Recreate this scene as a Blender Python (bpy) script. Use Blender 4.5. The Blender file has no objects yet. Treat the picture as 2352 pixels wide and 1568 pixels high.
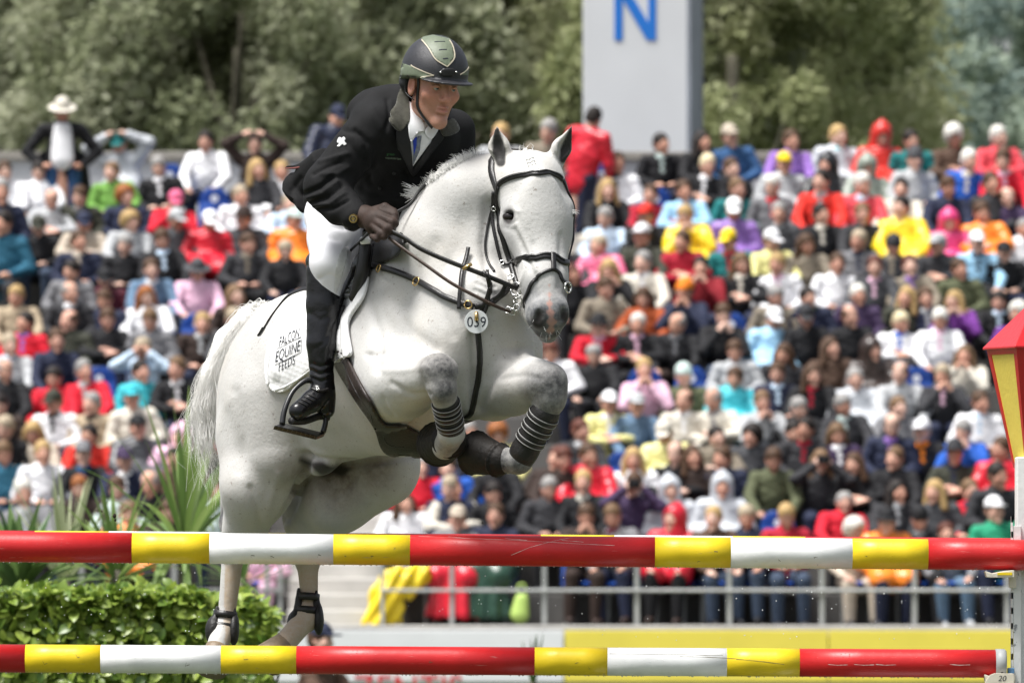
import bpy, math, random
import numpy as np
from mathutils import Vector, Matrix
from mathutils.bvhtree import BVHTree

SC = bpy.context.scene
COL = SC.collection
RAD = math.radians
# ------------------------------------------------------------ camera, sky, sun, exposure
F, CU, HV, ZC, Y0 = 16800.0, 1176.0, 1220.0, 1.55, 24.0
cd = bpy.data.cameras.new('camera'); cam = bpy.data.objects.new('camera', cd); COL.objects.link(cam)
cam.location = (0, 0, ZC); cam.rotation_euler = (RAD(90), 0, 0)
cd.sensor_width = 36; cd.lens = F / 2352 * 36; cd.shift_y = (HV - 784) / 2352
cd.clip_start = 0.5; cd.clip_end = 2000
cd.dof.use_dof = True; cd.dof.focus_distance = 24.15; cd.dof.aperture_fstop = 7.6; cd.dof.aperture_blades = 0
SC.camera = cam
W = bpy.data.worlds.new('World'); SC.world = W; W.use_nodes = True
wn = W.node_tree.nodes; wl = W.node_tree.links
sky = wn.new('ShaderNodeTexSky'); sky.sky_type = 'NISHITA'; sky.sun_disc = False
SUN_EL, SUN_AZ = RAD(67), RAD(236)
sky.sun_elevation = SUN_EL; sky.sun_rotation = SUN_AZ
sky.air_density = 1.0; sky.dust_density = 4.0; sky.ozone_density = 1.0
hs = wn.new('ShaderNodeHueSaturation'); hs.inputs['Saturation'].default_value = 0.42
wl.new(sky.outputs[0], hs.inputs['Color']); wl.new(hs.outputs[0], wn['Background'].inputs[0])
wn['Background'].inputs[1].default_value = 0.08
sd = bpy.data.lights.new('sun', 'SUN'); sd.energy = 3.0; sd.angle = RAD(20); sd.color = (1, .985, .955)
sun = bpy.data.objects.new('sun', sd); COL.objects.link(sun)
sdir = Vector((math.sin(SUN_AZ)*math.cos(SUN_EL), math.cos(SUN_AZ)*math.cos(SUN_EL), math.sin(SUN_EL)))
sun.rotation_euler = sdir.to_track_quat('Z', 'Y').to_euler()
sun.location = sdir * 60
vs = SC.view_settings; vs.view_transform = 'Standard'; vs.look = 'None'; vs.exposure = 1.06; vs.gamma = 1
try: vs.use_curve_mapping = False
except Exception: pass

# ------------------------------------------------------------ helpers
def P(u, v, d=0.0):
    "photo point (2352-wide) at depth d (in px of 1/700 m) behind the front pole -> world"
    Y = Y0 + d / 700.0
    return Vector(((u - CU) * Y / F, Y, ZC + (HV - v) * Y / F))
def PY(u, v, Y): return Vector(((u - CU) * Y / F, Y, ZC + (HV - v) * Y / F))
M7 = 1 / 700.0

def tag(o, label=None, cat=None, group=None, kind=None):
    if label: o['label'] = label
    if cat: o['category'] = cat
    if group: o['group'] = group
    if kind: o['kind'] = kind
    return o
def empty(name, loc=(0, 0, 0)):
    o = bpy.data.objects.new(name, None); o.location = loc; o.empty_display_size = .1; COL.objects.link(o); return o
def mesh_np(name, V, Q, mats=(), smooth=True):
    me = bpy.data.meshes.new(name)
    V = np.asarray(V, np.float32); Q = np.asarray(Q, np.int32)
    n, k = Q.shape
    me.vertices.add(len(V)); me.vertices.foreach_set('co', V.ravel())
    me.loops.add(n * k); me.loops.foreach_set('vertex_index', Q.ravel())
    me.polygons.add(n); me.polygons.foreach_set('loop_start', np.arange(0, n * k, k, dtype=np.int32))
    try: me.polygons.foreach_set('loop_total', np.full(n, k, np.int32))
    except Exception: pass
    me.polygons.foreach_set('use_smooth', np.full(n, smooth, bool))
    me.update(calc_edges=True); me.validate()
    for m in mats: me.materials.append(m)
    return me
def obj(name, me, parent=None, loc=None):
    o = bpy.data.objects.new(name, me); COL.objects.link(o)
    if parent is not None:
        o.parent = parent
        if loc is None:
            o.matrix_parent_inverse = Matrix.Translation(parent.location).inverted()
    if loc is not None: o.location = loc
    return o
class MB:
    "collects polygons; build() links ONE mesh object"
    def __init__(s): s.v = []; s.f = []; s.m = []
    def add(s, V, Fc, m=0):
        b = len(s.v); s.v += [tuple(x) for x in V]
        for f in Fc: s.f.append(tuple(b + i for i in f)); s.m.append(m)
        return s
    def box(s, lo, hi, m=0, bev=0.0):
        (x0, y0, z0), (x1, y1, z1) = lo, hi
        V = [(x, y, z) for x in (x0, x1) for y in (y0, y1) for z in (z0, z1)]
        return s.add(V, [(0, 1, 3, 2), (4, 6, 7, 5), (0, 4, 5, 1), (2, 3, 7, 6), (0, 2, 6, 4), (1, 5, 7, 3)], m)
    def tube(s, pts, rs, n=8, m=0, cap=True, prof=None):
        pts = [Vector(p) for p in pts]
        if not hasattr(rs, '__len__'): rs = [rs] * len(pts)
        rings = []; up = None
        for i, p in enumerate(pts):
            t = (pts[min(i + 1, len(pts) - 1)] - pts[max(i - 1, 0)]).normalized()
            if up is None:
                up = Vector((0, 0, 1)) if abs(t.z) < .9 else Vector((1, 0, 0))
            a = (up - t * up.dot(t)).normalized(); b = t.cross(a); up = a
            rings.append([p + (a * math.cos(2 * math.pi * k / n) + b * math.sin(2 * math.pi * k / n)) * rs[i] for k in range(n)])
        b0 = len(s.v)
        V = [q for r in rings for q in r]; Fc = []
        for i in range(len(pts) - 1):
            for k in range(n):
                Fc.append((i * n + k, i * n + (k + 1) % n, (i + 1) * n + (k + 1) % n, (i + 1) * n + k))
        if cap:
            Fc.append(tuple(range(n))[::-1]); Fc.append(tuple((len(pts) - 1) * n + k for k in range(n)))
        return s.add(V, Fc, m)
    def prism(s, poly, ax, th, m=0):
        "planar polygon (3D points) extruded by vector ax*th"
        poly = [Vector(p) for p in poly]; n = len(poly); e = Vector(ax) * th
        V = poly + [p + e for p in poly]
        Fc = [tuple(range(n))[::-1], tuple(range(n, 2 * n))] + [(i, (i + 1) % n, n + (i + 1) % n, n + i) for i in range(n)]
        return s.add(V, Fc, m)
    def mesh(s, name, mats, smooth=False):
        me = bpy.data.meshes.new(name); me.from_pydata(s.v, [], s.f); me.update()
        for m in (mats if isinstance(mats, (list, tuple)) else [mats]): me.materials.append(m)
        me.polygons.foreach_set('material_index', s.m)
        me.polygons.foreach_set('use_smooth', [smooth] * len(s.f))
        import bmesh
        bm = bmesh.new(); bm.from_mesh(me); bmesh.ops.recalc_face_normals(bm, faces=bm.faces); bm.to_mesh(me); bm.free()
        return me
    def build(s, name, mats, parent=None, smooth=False, loc=None, bevel=0):
        o = obj(name, s.mesh(name, mats, smooth), parent, loc)
        if bevel:
            md = o.modifiers.new('bev', 'BEVEL'); md.width = bevel; md.segments = 2; md.limit_method = 'ANGLE'
        return o
def catmull(pts, n=6):
    pts = [Vector(p) for p in pts]; out = []
    for i in range(len(pts) - 1):
        p0 = pts[max(i - 1, 0)]; p1 = pts[i]; p2 = pts[i + 1]; p3 = pts[min(i + 2, len(pts) - 1)]
        for k in range(n):
            t = k / n
            out.append(.5 * ((2 * p1) + (p2 - p0) * t + (2 * p0 - 5 * p1 + 4 * p2 - p3) * t * t + (3 * p1 - p0 - 3 * p2 + p3) * t ** 3))
    out.append(pts[-1]); return out

# ------------------------------------------------------------ smooth-union sculpting on a grid
class SDF:
    def __init__(s, lo, hi, h):
        s.lo = np.array(lo, np.float32); s.h = h
        s.n = np.ceil((np.array(hi) - np.array(lo)) / h).astype(int) + 1
        s.D = np.full(s.n, 1.0, np.float32)
        s.ax = [s.lo[i] + h * np.arange(s.n[i], dtype=np.float32) for i in range(3)]
    def _blk(s, lo, hi):
        i0 = np.clip(np.floor((np.array(lo) - s.lo) / s.h).astype(int), 0, s.n); i1 = np.clip(np.ceil((np.array(hi) - s.lo) / s.h).astype(int) + 1, 0, s.n)
        sl = tuple(slice(a, b) for a, b in zip(i0, i1))
        return sl, s.ax[0][sl[0]][:, None, None], s.ax[1][sl[1]][None, :, None], s.ax[2][sl[2]][None, None, :]
    def _put(s, sl, d, k, sub=False):
        D = s.D[sl]
        if sub:
            a, b = D, -d; hh = np.maximum(k - np.abs(a - b), 0) / k; s.D[sl] = np.maximum(a, b) + hh * hh * k * .25
        else:
            hh = np.maximum(k - np.abs(D - d), 0) / k; s.D[sl] = np.minimum(D, d) - hh * hh * k * .25
    def rc(s, a, b, ra, rb=None, k=.02, sub=False, n=None, q=1.0):
        "tapered capsule; optional flattening by q along direction n"
        a = np.array(a, np.float32); b = np.array(b, np.float32); rb = ra if rb is None else rb
        m = max(ra, rb) * max(1, q) + k + 3 * s.h
        sl, X, Y, Z = s._blk(np.minimum(a, b) - m, np.maximum(a, b) + m)
        ba = b - a; L = float(ba @ ba) + 1e-12
        px, py, pz = X - a[0], Y - a[1], Z - a[2]
        t = np.clip((px * ba[0] + py * ba[1] + pz * ba[2]) / L, 0, 1)
        qx, qy, qz = px - t * ba[0], py - t * ba[1], pz - t * ba[2]
        if n is not None:
            n = np.array(n, np.float32); n = n / np.linalg.norm(n)
            w = (qx * n[0] + qy * n[1] + qz * n[2]) * (1 / q - 1)
            qx = qx + w * n[0]; qy = qy + w * n[1]; qz = qz + w * n[2]
        d = np.sqrt(qx * qx + qy * qy + qz * qz) - (ra + (rb - ra) * t)
        if n is not None and q < 1: d = d * q if False else d * max(q, .5)
        s._put(sl, d, k, sub); return s
    def el(s, c, r, R=None, k=.02, sub=False):
        "ellipsoid, radii r along the columns of R"
        c = np.array(c, np.float32); r = np.array(r, np.float32); m = float(r.max()) + k + 3 * s.h
        sl, X, Y, Z = s._blk(c - m, c + m)
        px, py, pz = X - c[0], Y - c[1], Z - c[2]
        if R is not None:
            R = np.array(R, np.float32)
            px, py, pz = [px * R[0, i] + py * R[1, i] + pz * R[2, i] for i in range(3)]
        k0 = np.sqrt((px / r[0]) ** 2 + (py / r[1]) ** 2 + (pz / r[2]) ** 2)
        k1 = np.sqrt((px / r[0] ** 2) ** 2 + (py / r[1] ** 2) ** 2 + (pz / r[2] ** 2) ** 2) + 1e-9
        s._put(sl, k0 * (k0 - 1) / k1, k, sub); return s
    def chain(s, pts, rs, k=.02, **kw):
        for i in range(len(pts) - 1): s.rc(pts[i], pts[i + 1], rs[i], rs[i + 1], k, **kw)
        return s
    def halfspace(s, p, n, k=.004):
        "cut away the side n points to"
        n = np.array(n, np.float32); n /= np.linalg.norm(n); p = np.array(p, np.float32)
        d = (s.ax[0][:, None, None] - p[0]) * n[0] + (s.ax[1][None, :, None] - p[1]) * n[1] + (s.ax[2][None, None, :] - p[2]) * n[2]
        s.D = np.maximum(s.D, d); return s
    def poly(s, smooth=2):
        D = s.D; h = s.h
        I = D < 0
        c = I[:-1, :-1, :-1].astype(np.int8)
        for dx in (0, 1):
            for dy in (0, 1):
                for dz in (0, 1):
                    if dx + dy + dz: c = c + I[dx:I.shape[0] - 1 + dx, dy:I.shape[1] - 1 + dy, dz:I.shape[2] - 1 + dz]
        act = (c > 0) & (c < 8)
        idx = np.argwhere(act); N = len(idx)
        ids = np.full(act.shape, -1, np.int32); ids[tuple(idx.T)] = np.arange(N, dtype=np.int32)
        cor = np.array([(x, y, z) for x in (0, 1) for y in (0, 1) for z in (0, 1)])
        val = np.stack([D[tuple((idx + q).T)] for q in cor], 1)
        acc = np.zeros((N, 3), np.float32); cnt = np.zeros(N, np.float32)
        for i in range(8):
            for j in range(i + 1, 8):
                if np.abs(cor[i] - cor[j]).sum() != 1: continue
                a, b = val[:, i], val[:, j]; x = (a < 0) != (b < 0)
                t = np.where(x, a / np.where(a == b, 1, a - b), 0)
                acc += np.where(x[:, None], cor[i] + t[:, None] * (cor[j] - cor[i]), 0); cnt += x
        V = s.lo + h * (idx + acc / np.maximum(cnt, 1)[:, None])
        Q = []
        for ax in range(3):
            sl0 = [slice(None)] * 3; sl1 = [slice(None)] * 3; sl0[ax] = slice(None, -1); sl1[ax] = slice(1, None)
            A = I[tuple(sl0)]; B = I[tuple(sl1)]
            e = np.argwhere(A != B)
            o1, o2 = (ax + 1) % 3, (ax + 2) % 3
            ok = (e[:, o1] > 0) & (e[:, o2] > 0) & (e[:, o1] < D.shape[o1] - 1) & (e[:, o2] < D.shape[o2] - 1); e = e[ok]
            fl = A[tuple(e.T)]
            u1 = np.zeros(3, int); u1[o1] = 1; u2 = np.zeros(3, int); u2[o2] = 1
            q = np.stack([ids[tuple((e - u1 - u2).T)], ids[tuple((e - u2).T)], ids[tuple(e.T)], ids[tuple((e - u1).T)]], 1)
            q[~fl] = q[~fl][:, ::-1]; Q.append(q)
        Q = np.concatenate(Q); Q = Q[(Q >= 0).all(1)]
        for _ in range(smooth): V = laplace(V, Q)
        return V, Q
def laplace(V, Q, f=.5):
    S = np.zeros_like(V); C = np.zeros(len(V), np.float32)
    for i in range(4):
        for j in ((i + 1) % 4, (i + 3) % 4):
            for a in range(3): S[:, a] += np.bincount(Q[:, i], V[Q[:, j], a], len(V))
            C += np.bincount(Q[:, i], minlength=len(V))
    return (V + f * (S / np.maximum(C, 1)[:, None] - V)).astype(np.float32)
def largest(V, Q):
    L = np.arange(len(V))
    while True:
        m = L[Q].min(1); L2 = L.copy()
        for i in range(4): np.minimum.at(L2, Q[:, i], m)
        if (L2 == L).all(): break
        L = L2
    k = np.bincount(L).argmax(); keep = L == k; idx = np.cumsum(keep) - 1
    return V[keep], idx[Q[keep[Q[:, 0]]]]
def vattr(me, name, arr):
    a = me.attributes.new(name, 'FLOAT', 'POINT'); a.data.foreach_set('value', np.asarray(arr, np.float32).ravel())
def bvh_of(V, Q): return BVHTree.FromPolygons([tuple(map(float, v)) for v in V], [tuple(map(int, q)) for q in Q])
CAMP = Vector((0, 0, ZC))
def ray(bvh, u, v):
    dr = (P(u, v, 0) - CAMP).normalized()
    h = bvh.ray_cast(CAMP, dr, 60)
    return (h[0], h[1]) if h[0] is not None else (None, None)
def surf(bvh, p):
    "p=(u,v) seen from the photo side, or (u,v,d) -> nearest surface point"
    if len(p) == 2:
        a, n = ray(bvh, *p)
        if a is not None: return a, n
        p = (p[0], p[1], 0)
    h = bvh.find_nearest(P(*p)); return h[0], h[1]
def strap(mb, bvh, pts, w=.016, t=.004, off=.002, n=6, m=0, near=True):
    "leather strap laid on a surface"
    P3 = [surf(bvh, p)[0] if bvh else P(*p) for p in pts]
    path = catmull(P3, n); L = len(path); ring = []
    for i, p in enumerate(path):
        if bvh:
            q, nn, _, _ = bvh.find_nearest(p); nn = nn.normalized()
            if (p - q).dot(nn) < 0 or near: p = q
        else: nn = Vector((0, -1, 0))
        ring.append((p, nn))
    V = []; Fc = []
    for i, (p, nn) in enumerate(ring):
        tg = (ring[min(i + 1, L - 1)][0] - ring[max(i - 1, 0)][0]).normalized()
        nn = (nn - tg * nn.dot(tg)).normalized(); b = tg.cross(nn)
        lo, hi = p + nn * off, p + nn * (off + t)
        V += [lo - b * w / 2, hi - b * w * .42, hi + b * w * .42, lo + b * w / 2]
    for i in range(L - 1):
        for k in range(4): Fc.append((i * 4 + k, i * 4 + (k + 1) % 4, i * 4 + 4 + (k + 1) % 4, i * 4 + 4 + k))
    Fc += [(0, 1, 2, 3), tuple(4 * (L - 1) + k for k in (3, 2, 1, 0))]
    mb.add(V, Fc, m); return [p + nn * (off + t) for p, nn in ring]
def ribbon(mb, path, side, w, t, m=0):
    "free-hanging strap through 3D points; side = width direction"
    V = []; Fc = []; L = len(path); side = Vector(side).normalized()
    for i, p in enumerate(path):
        tg = (path[min(i + 1, L - 1)] - path[max(i - 1, 0)]).normalized()
        b = (side - tg * side.dot(tg)).normalized(); nn = tg.cross(b)
        for a, c in ((-1, -1), (1, -1), (1, 1), (-1, 1)): V.append(p + b * w / 2 * a + nn * t / 2 * c)
    for i in range(L - 1):
        for k in range(4): Fc.append((i * 4 + k, i * 4 + (k + 1) % 4, i * 4 + 4 + (k + 1) % 4, i * 4 + 4 + k))
    Fc += [(0, 1, 2, 3), tuple(4 * (L - 1) + k for k in (3, 2, 1, 0))]
    mb.add(V, Fc, m)
def inpoly(x, y, poly):
    r = False; j = len(poly) - 1
    for i in range(len(poly)):
        (xi, yi), (xj, yj) = poly[i], poly[j]
        if (yi > y) != (yj > y) and x < (xj - xi) * (y - yi) / (yj - yi) + xi: r = not r
        j = i
    return r
def spoly(poly, n=6):
    "smooth closed outline"
    m = len(poly); out = []
    for i in range(m):
        p0, p1, p2, p3 = [Vector((*poly[(i + k) % m], 0)) for k in (-1, 0, 1, 2)]
        for k in range(n):
            t = k / n
            q = .5 * ((2 * p1) + (p2 - p0) * t + (2 * p0 - 5 * p1 + 4 * p2 - p3) * t * t + (3 * p1 - p0 - 3 * p2 + p3) * t ** 3)
            out.append((q.x, q.y))
    return out
def patch(mb, bvh, poly, off=.003, t=.004, step=5.0, m=0, smooth=True, relief=None):
    "panel laid on a surface: outline in photo px, cut from a fine grid, given a thickness"
    import bmesh
    ol = spoly(poly) if smooth else poly
    bm = bmesh.new(); vs_ = [bm.verts.new((x, y, 0)) for x, y in ol]
    try: bm.faces.new(vs_)
    except Exception: bm.free(); return
    x0 = min(p[0] for p in ol); x1 = max(p[0] for p in ol); y0 = min(p[1] for p in ol); y1 = max(p[1] for p in ol)
    for a, lo, hi in ((0, x0, x1), (1, y0, y1)):
        c = lo + step
        while c < hi:
            co = [0, 0, 0]; co[a] = c; no = [0, 0, 0]; no[a] = 1
            bmesh.ops.bisect_plane(bm, geom=bm.verts[:] + bm.edges[:] + bm.faces[:], plane_co=co, plane_no=no); c += step
    bmesh.ops.triangulate(bm, faces=[f for f in bm.faces if len(f.verts) > 4])
    bm.verts.index_update()
    top = []; bot = []; last = None
    for v in bm.verts:
        q, nn = ray(bvh, v.co.x, v.co.y)
        if q is None: q, nn, _, _ = bvh.find_nearest(P(v.co.x, v.co.y, last if last is not None else 0)); 
        else: last = (q.y - Y0) * 700
        r = relief(v.co.x, v.co.y) if relief else 0
        top.append(q + nn * (off + t + r)); bot.append(q + nn * off)
    n = len(top); Fc = []
    for f in bm.faces:
        ii = [v.index for v in f.verts]; Fc += [tuple(ii), tuple(n + i for i in reversed(ii))]
    for e in bm.edges:
        if len(e.link_faces) == 1:
            a, b = e.verts[0].index, e.verts[1].index; Fc.append((a, b, n + b, n + a))
    bm.free(); mb.add(top + bot, Fc, m)

# ------------------------------------------------------------ materials
def nd(nt, t, **kw):
    n = nt.nodes.new(t)
    for k, v in kw.items():
        if k in n.inputs: n.inputs[k].default_value = v
        else: setattr(n, k, v)
    return n
def mat(name, col=(.5, .5, .5), rough=.6, spec=.4, var=.12, vscale=30, bump=.0, bscale=200, objcol=False, metal=0, coat=0, sheen=0, sss=0, coords='Object', detail=4):
    m = bpy.data.materials.new(name); m.use_nodes = True; nt = m.node_tree; b = nt.nodes['Principled BSDF']
    b.inputs['Roughness'].default_value = rough; b.inputs['Metallic'].default_value = metal
    b.inputs['Specular IOR Level'].default_value = spec; b.inputs['Coat Weight'].default_value = coat
    b.inputs['Sheen Weight'].default_value = sheen
    if sss:
        b.inputs['Subsurface Weight'].default_value = sss; b.inputs['Subsurface Radius'].default_value = (.01, .004, .002); b.inputs['Subsurface Scale'].default_value = 1
    tc = nd(nt, 'ShaderNodeTexCoord'); src = tc.outputs[coords]
    if objcol: base = nd(nt, 'ShaderNodeObjectInfo').outputs['Color']
    else:
        rgb = nd(nt, 'ShaderNodeRGB'); rgb.outputs[0].default_value = (*col, 1); base = rgb.outputs[0]
    if var:
        no = nd(nt, 'ShaderNodeTexNoise', Scale=vscale, Detail=detail); nt.links.new(src, no.inputs['Vector'])
        mr = nd(nt, 'ShaderNodeMapRange'); mr.inputs[1].default_value = .3; mr.inputs[2].default_value = .7; mr.inputs[3].default_value = 1 - var; mr.inputs[4].default_value = 1 + var
        nt.links.new(no.outputs['Fac'], mr.inputs[0])
        mx = nd(nt, 'ShaderNodeVectorMath', operation='SCALE'); nt.links.new(base, mx.inputs[0]); nt.links.new(mr.outputs[0], mx.inputs['Scale']); base = mx.outputs[0]
    nt.links.new(base, b.inputs['Base Color'])
    if bump:
        no = nd(nt, 'ShaderNodeTexNoise', Scale=bscale, Detail=3); nt.links.new(src, no.inputs['Vector'])
        bp = nd(nt, 'ShaderNodeBump', Strength=bump, Distance=.01); nt.links.new(no.outputs['Fac'], bp.inputs['Height']); nt.links.new(bp.outputs[0], b.inputs['Normal'])
    m['base'] = 1; m['src'] = 1
    return m
def base_socket(m): return m.node_tree.nodes['Principled BSDF'].inputs['Base Color']
def mix_attr(m, attr, col, rough=None):
    "blend a second colour into the thing by a vertex mask"
    nt = m.node_tree; s = base_socket(m); old = s.links[0].from_socket
    a = nd(nt, 'ShaderNodeAttribute', attribute_name=attr)
    mx = nd(nt, 'ShaderNodeMix', data_type='RGBA'); nt.links.new(a.outputs['Fac'], mx.inputs[0]); nt.links.new(old, mx.inputs[6]); mx.inputs[7].default_value = (*col, 1)
    nt.links.new(mx.outputs[2], s); return mx
LEATHER = mat('black_leather', (.012, .011, .011), .38, .5, .25, 40, .15, 260)
BROWNLEATHER = mat('dark_brown_leather', (.045, .026, .018), .45, .5, .3, 25, .15, 200)
STEEL = mat('steel', (.62, .62, .6), .25, .5, .1, 50, metal=1)
BRASS = mat('brass', (.55, .38, .16), .3, .5, .1, 50, metal=1)
def ball(c, r, n=12, sq=(1, 1, 1)):
    V = []; Fc = []
    for i in range(n + 1):
        for k in range(2 * n):
            a, b = math.pi * i / n, math.pi * k / n
            V.append(Vector(c) + Vector((math.sin(a) * math.cos(b) * r * sq[0], math.sin(a) * math.sin(b) * r * sq[1], math.cos(a) * r * sq[2])))
    for i in range(n):
        for k in range(2 * n): Fc.append((i * 2 * n + k, (i + 1) * 2 * n + k, (i + 1) * 2 * n + (k + 1) % (2 * n), i * 2 * n + (k + 1) % (2 * n)))
    return V, Fc
# skin folds, grooves and ridges worked into the surface
def line_dist(U, V, pts):
    dd = np.full(len(U), 1e9)
    for (ax, ay), (bx, by) in zip(pts, pts[1:]):
        t = np.clip(((U - ax) * (bx - ax) + (V - ay) * (by - ay)) / ((bx - ax) ** 2 + (by - ay) ** 2), 0, 1)
        dd = np.minimum(dd, np.hypot(U - ax - t * (bx - ax), V - ay - t * (by - ay)))
    return dd
def vnorm(V, Q):
    n = np.zeros_like(V); fn = np.cross(V[Q[:, 2]] - V[Q[:, 0]], V[Q[:, 3]] - V[Q[:, 1]])
    for i in range(4):
        for a in range(3): n[:, a] += np.bincount(Q[:, i], fn[:, a], len(V))
    return n / (np.linalg.norm(n, axis=1)[:, None] + 1e-12)
def uvd(V): return CU + V[:, 0] * F / V[:, 1], HV - (V[:, 2] - ZC) * F / V[:, 1], (V[:, 1] - Y0) * 700
# hair: fine strands
def strands(name, m, roots, seed, parent):
    rnd = random.Random(seed); V = []; Q = []
    for pts, w in roots:
        b = len(V); L = len(pts)
        for i, p in enumerate(pts):
            t = (pts[min(i + 1, L - 1)] - pts[max(i - 1, 0)]).normalized(); s_ = t.cross(Vector((0, 1, 0))).normalized(); o_ = t.cross(s_)
            r = w * (1 - .75 * i / (L - 1))
            for k in range(3): V.append(p + (s_ * math.cos(k * 2.094) + o_ * math.sin(k * 2.094)) * r)
        for i in range(L - 1):
            for k in range(3): Q.append((b + i * 3 + k, b + i * 3 + (k + 1) % 3, b + i * 3 + 3 + (k + 1) % 3, b + i * 3 + 3 + k))
    o = obj(name, mesh_np(name, [tuple(v) for v in V], Q, [m]), parent); o['kind'] = 'stuff'; return o
INK = mat('print_ink', (.03, .033, .045), .7, .2, .1, 60)
def text_mesh(body, font_scale=1.0, res=3, extr=0, thin=0.0):
    cu = bpy.data.curves.new('t', 'FONT'); cu.body = body; cu.resolution_u = res; cu.extrude = extr; cu.offset = thin
    o = bpy.data.objects.new('t', cu); COL.objects.link(o)
    bpy.context.view_layer.update(); dg = bpy.context.evaluated_depsgraph_get(); me = bpy.data.meshes.new_from_object(o.evaluated_get(dg))
    V = np.zeros(len(me.vertices) * 3, np.float32); me.vertices.foreach_get('co', V); Fc = [tuple(p.vertices) for p in me.polygons]
    bpy.data.objects.remove(o); bpy.data.curves.remove(cu); bpy.data.meshes.remove(me)
    return V.reshape(-1, 3), Fc
def print_text(mb, bvh, body, org, xdir, ydir, off=.0015, th=.0, thin=0.0):
    "lettering laid on a surface: org = baseline start in photo px, xdir = whole baseline, ydir = cap height"
    V, Fc = text_mesh(body, thin=thin); w = V[:, 0].max() - V[:, 0].min(); x0 = V[:, 0].min(); h = V[:, 1].max()
    out = []
    for x, y, _ in V:
        a, b = (x - x0) / w, y / h
        q, n = ray(bvh, org[0] + a * xdir[0] + b * ydir[0], org[1] + a * xdir[1] + b * ydir[1])
        if q is None: q, n, _, _ = bvh.find_nearest(P(org[0], org[1], 300))
        out.append(q + n * off)
    mb.add(out, Fc)
def ring3(c, r, nrm, th, n=20, sq=1.0):
    nrm = Vector(nrm).normalized(); a = nrm.cross(Vector((0, 0, 1))).normalized(); b = nrm.cross(a)
    return [Vector(c) + (a * math.cos(2 * math.pi * k / n) * sq + b * math.sin(2 * math.pi * k / n)) * r for k in range(n + 1)]
# ============================================================ heads (rider and spectators share the same anatomy)
def head_sdf(S, k=1.0, ears=True, neck=True, off=(0, 0, 0), R=None):
    "face looks to -Y; origin between the ears"
    o = np.array(off, float); Rm = np.eye(3) if R is None else np.array(R)
    T = lambda x, y, z: Rm @ np.array((x, y, z), float) + o
    e = lambda c, r, kk, sub=False: S.el(T(*c), r, Rm, kk * k, sub)
    c = lambda a, b, ra, rb, kk, sub=False: S.rc(T(*a), T(*b), ra, rb, kk * k, sub)
    e((0, .012, .045), (.076, .095, .085), .03)
    e((0, -.030, -.025), (.061, .066, .080), .03)
    for s in (-1, 1):
        c((.047 * s, .005, -.055), (.012 * s, -.068, -.106), .018, .017, .03)
        c((.012 * s, -.084, .022), (.044 * s, -.070, .020), .010, .009, .014)
        e((.045 * s, -.060, -.022), (.024, .020, .018), .03)
        e((.032 * s, -.099, .002), (.016, .016, .0105), .012, True)
        if ears: e((.078 * s, .012, -.008), (.010, .022, .034), .008); e((.086 * s, .004, -.004), (.006, .012, .020), .006, True)
        e((.013 * s, -.101, -.034), (.009, .011, .008), .006)
    e((0, -.083, -.109), (.021, .018, .018), .02)
    c((0, -.086, .014), (0, -.113, -.028), .0075, .0115, .010)
    c((-.018, -.089, -.060), (.018, -.089, -.060), .0045, .0045, .008); e((0, -.096, -.0585), (.015, .007, .005), .006)
    c((-.017, -.088, -.073), (.017, -.088, -.073), .006, .006, .008); e((0, -.095, -.072), (.014, .009, .007), .006)
    c((-.021, -.098, -.0672), (0, -.1005, -.0650), .0018, .0024, .003, True); c((.021, -.098, -.0672), (0, -.1005, -.0650), .0018, .0024, .003, True)
    if neck is not False: S.rc(T(0, .02, -.06), np.array(neck, float) if not isinstance(neck, bool) else T(0, .05, -.20), .053, .058, .03 * k)
def Rz(a): a = RAD(a); return np.array([[math.cos(a), -math.sin(a), 0], [math.sin(a), math.cos(a), 0], [0, 0, 1]])
def Rx(a): a = RAD(a); return np.array([[1, 0, 0], [0, math.cos(a), -math.sin(a)], [0, math.sin(a), math.cos(a)]])
def Ry(a): a = RAD(a); return np.array([[math.cos(a), 0, math.sin(a)], [0, 1, 0], [-math.sin(a), 0, math.cos(a)]])
def face_masks(L):
    "L = head-local coordinates -> lips, brow, eye-rim, blush masks"
    g = lambda c, r: np.exp(-(((L - np.array(c)) / np.array(r)) ** 2).sum(1))
    lips = np.clip(1.4 * (g((0, -.098, -.065), (.021, .03, .010))), 0, 1)
    brow = np.clip(1.5 * (g((.030, -.09, .0235), (.020, .03, .0055)) + g((-.030, -.09, .0235), (.020, .03, .0055))), 0, 1)
    eye = np.clip(1.3 * (g((.032, -.09, .002), (.016, .03, .009)) + g((-.032, -.09, .002), (.016, .03, .009))), 0, 1)
    blush = np.clip(.9 * (g((.045, -.07, -.022), (.026, .04, .028)) + g((-.045, -.07, -.022), (.026, .04, .028)) + g((0, -.112, -.028), (.016, .02, .016)) + g((.08, .01, 0), (.02, .03, .03)) + g((-.08, .01, 0), (.02, .03, .03))), 0, 1)
    beard = np.clip(1.2 * g((0, -.06, -.092), (.07, .06, .032)), 0, 1)
    return lips, brow, eye, blush, beard
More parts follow.
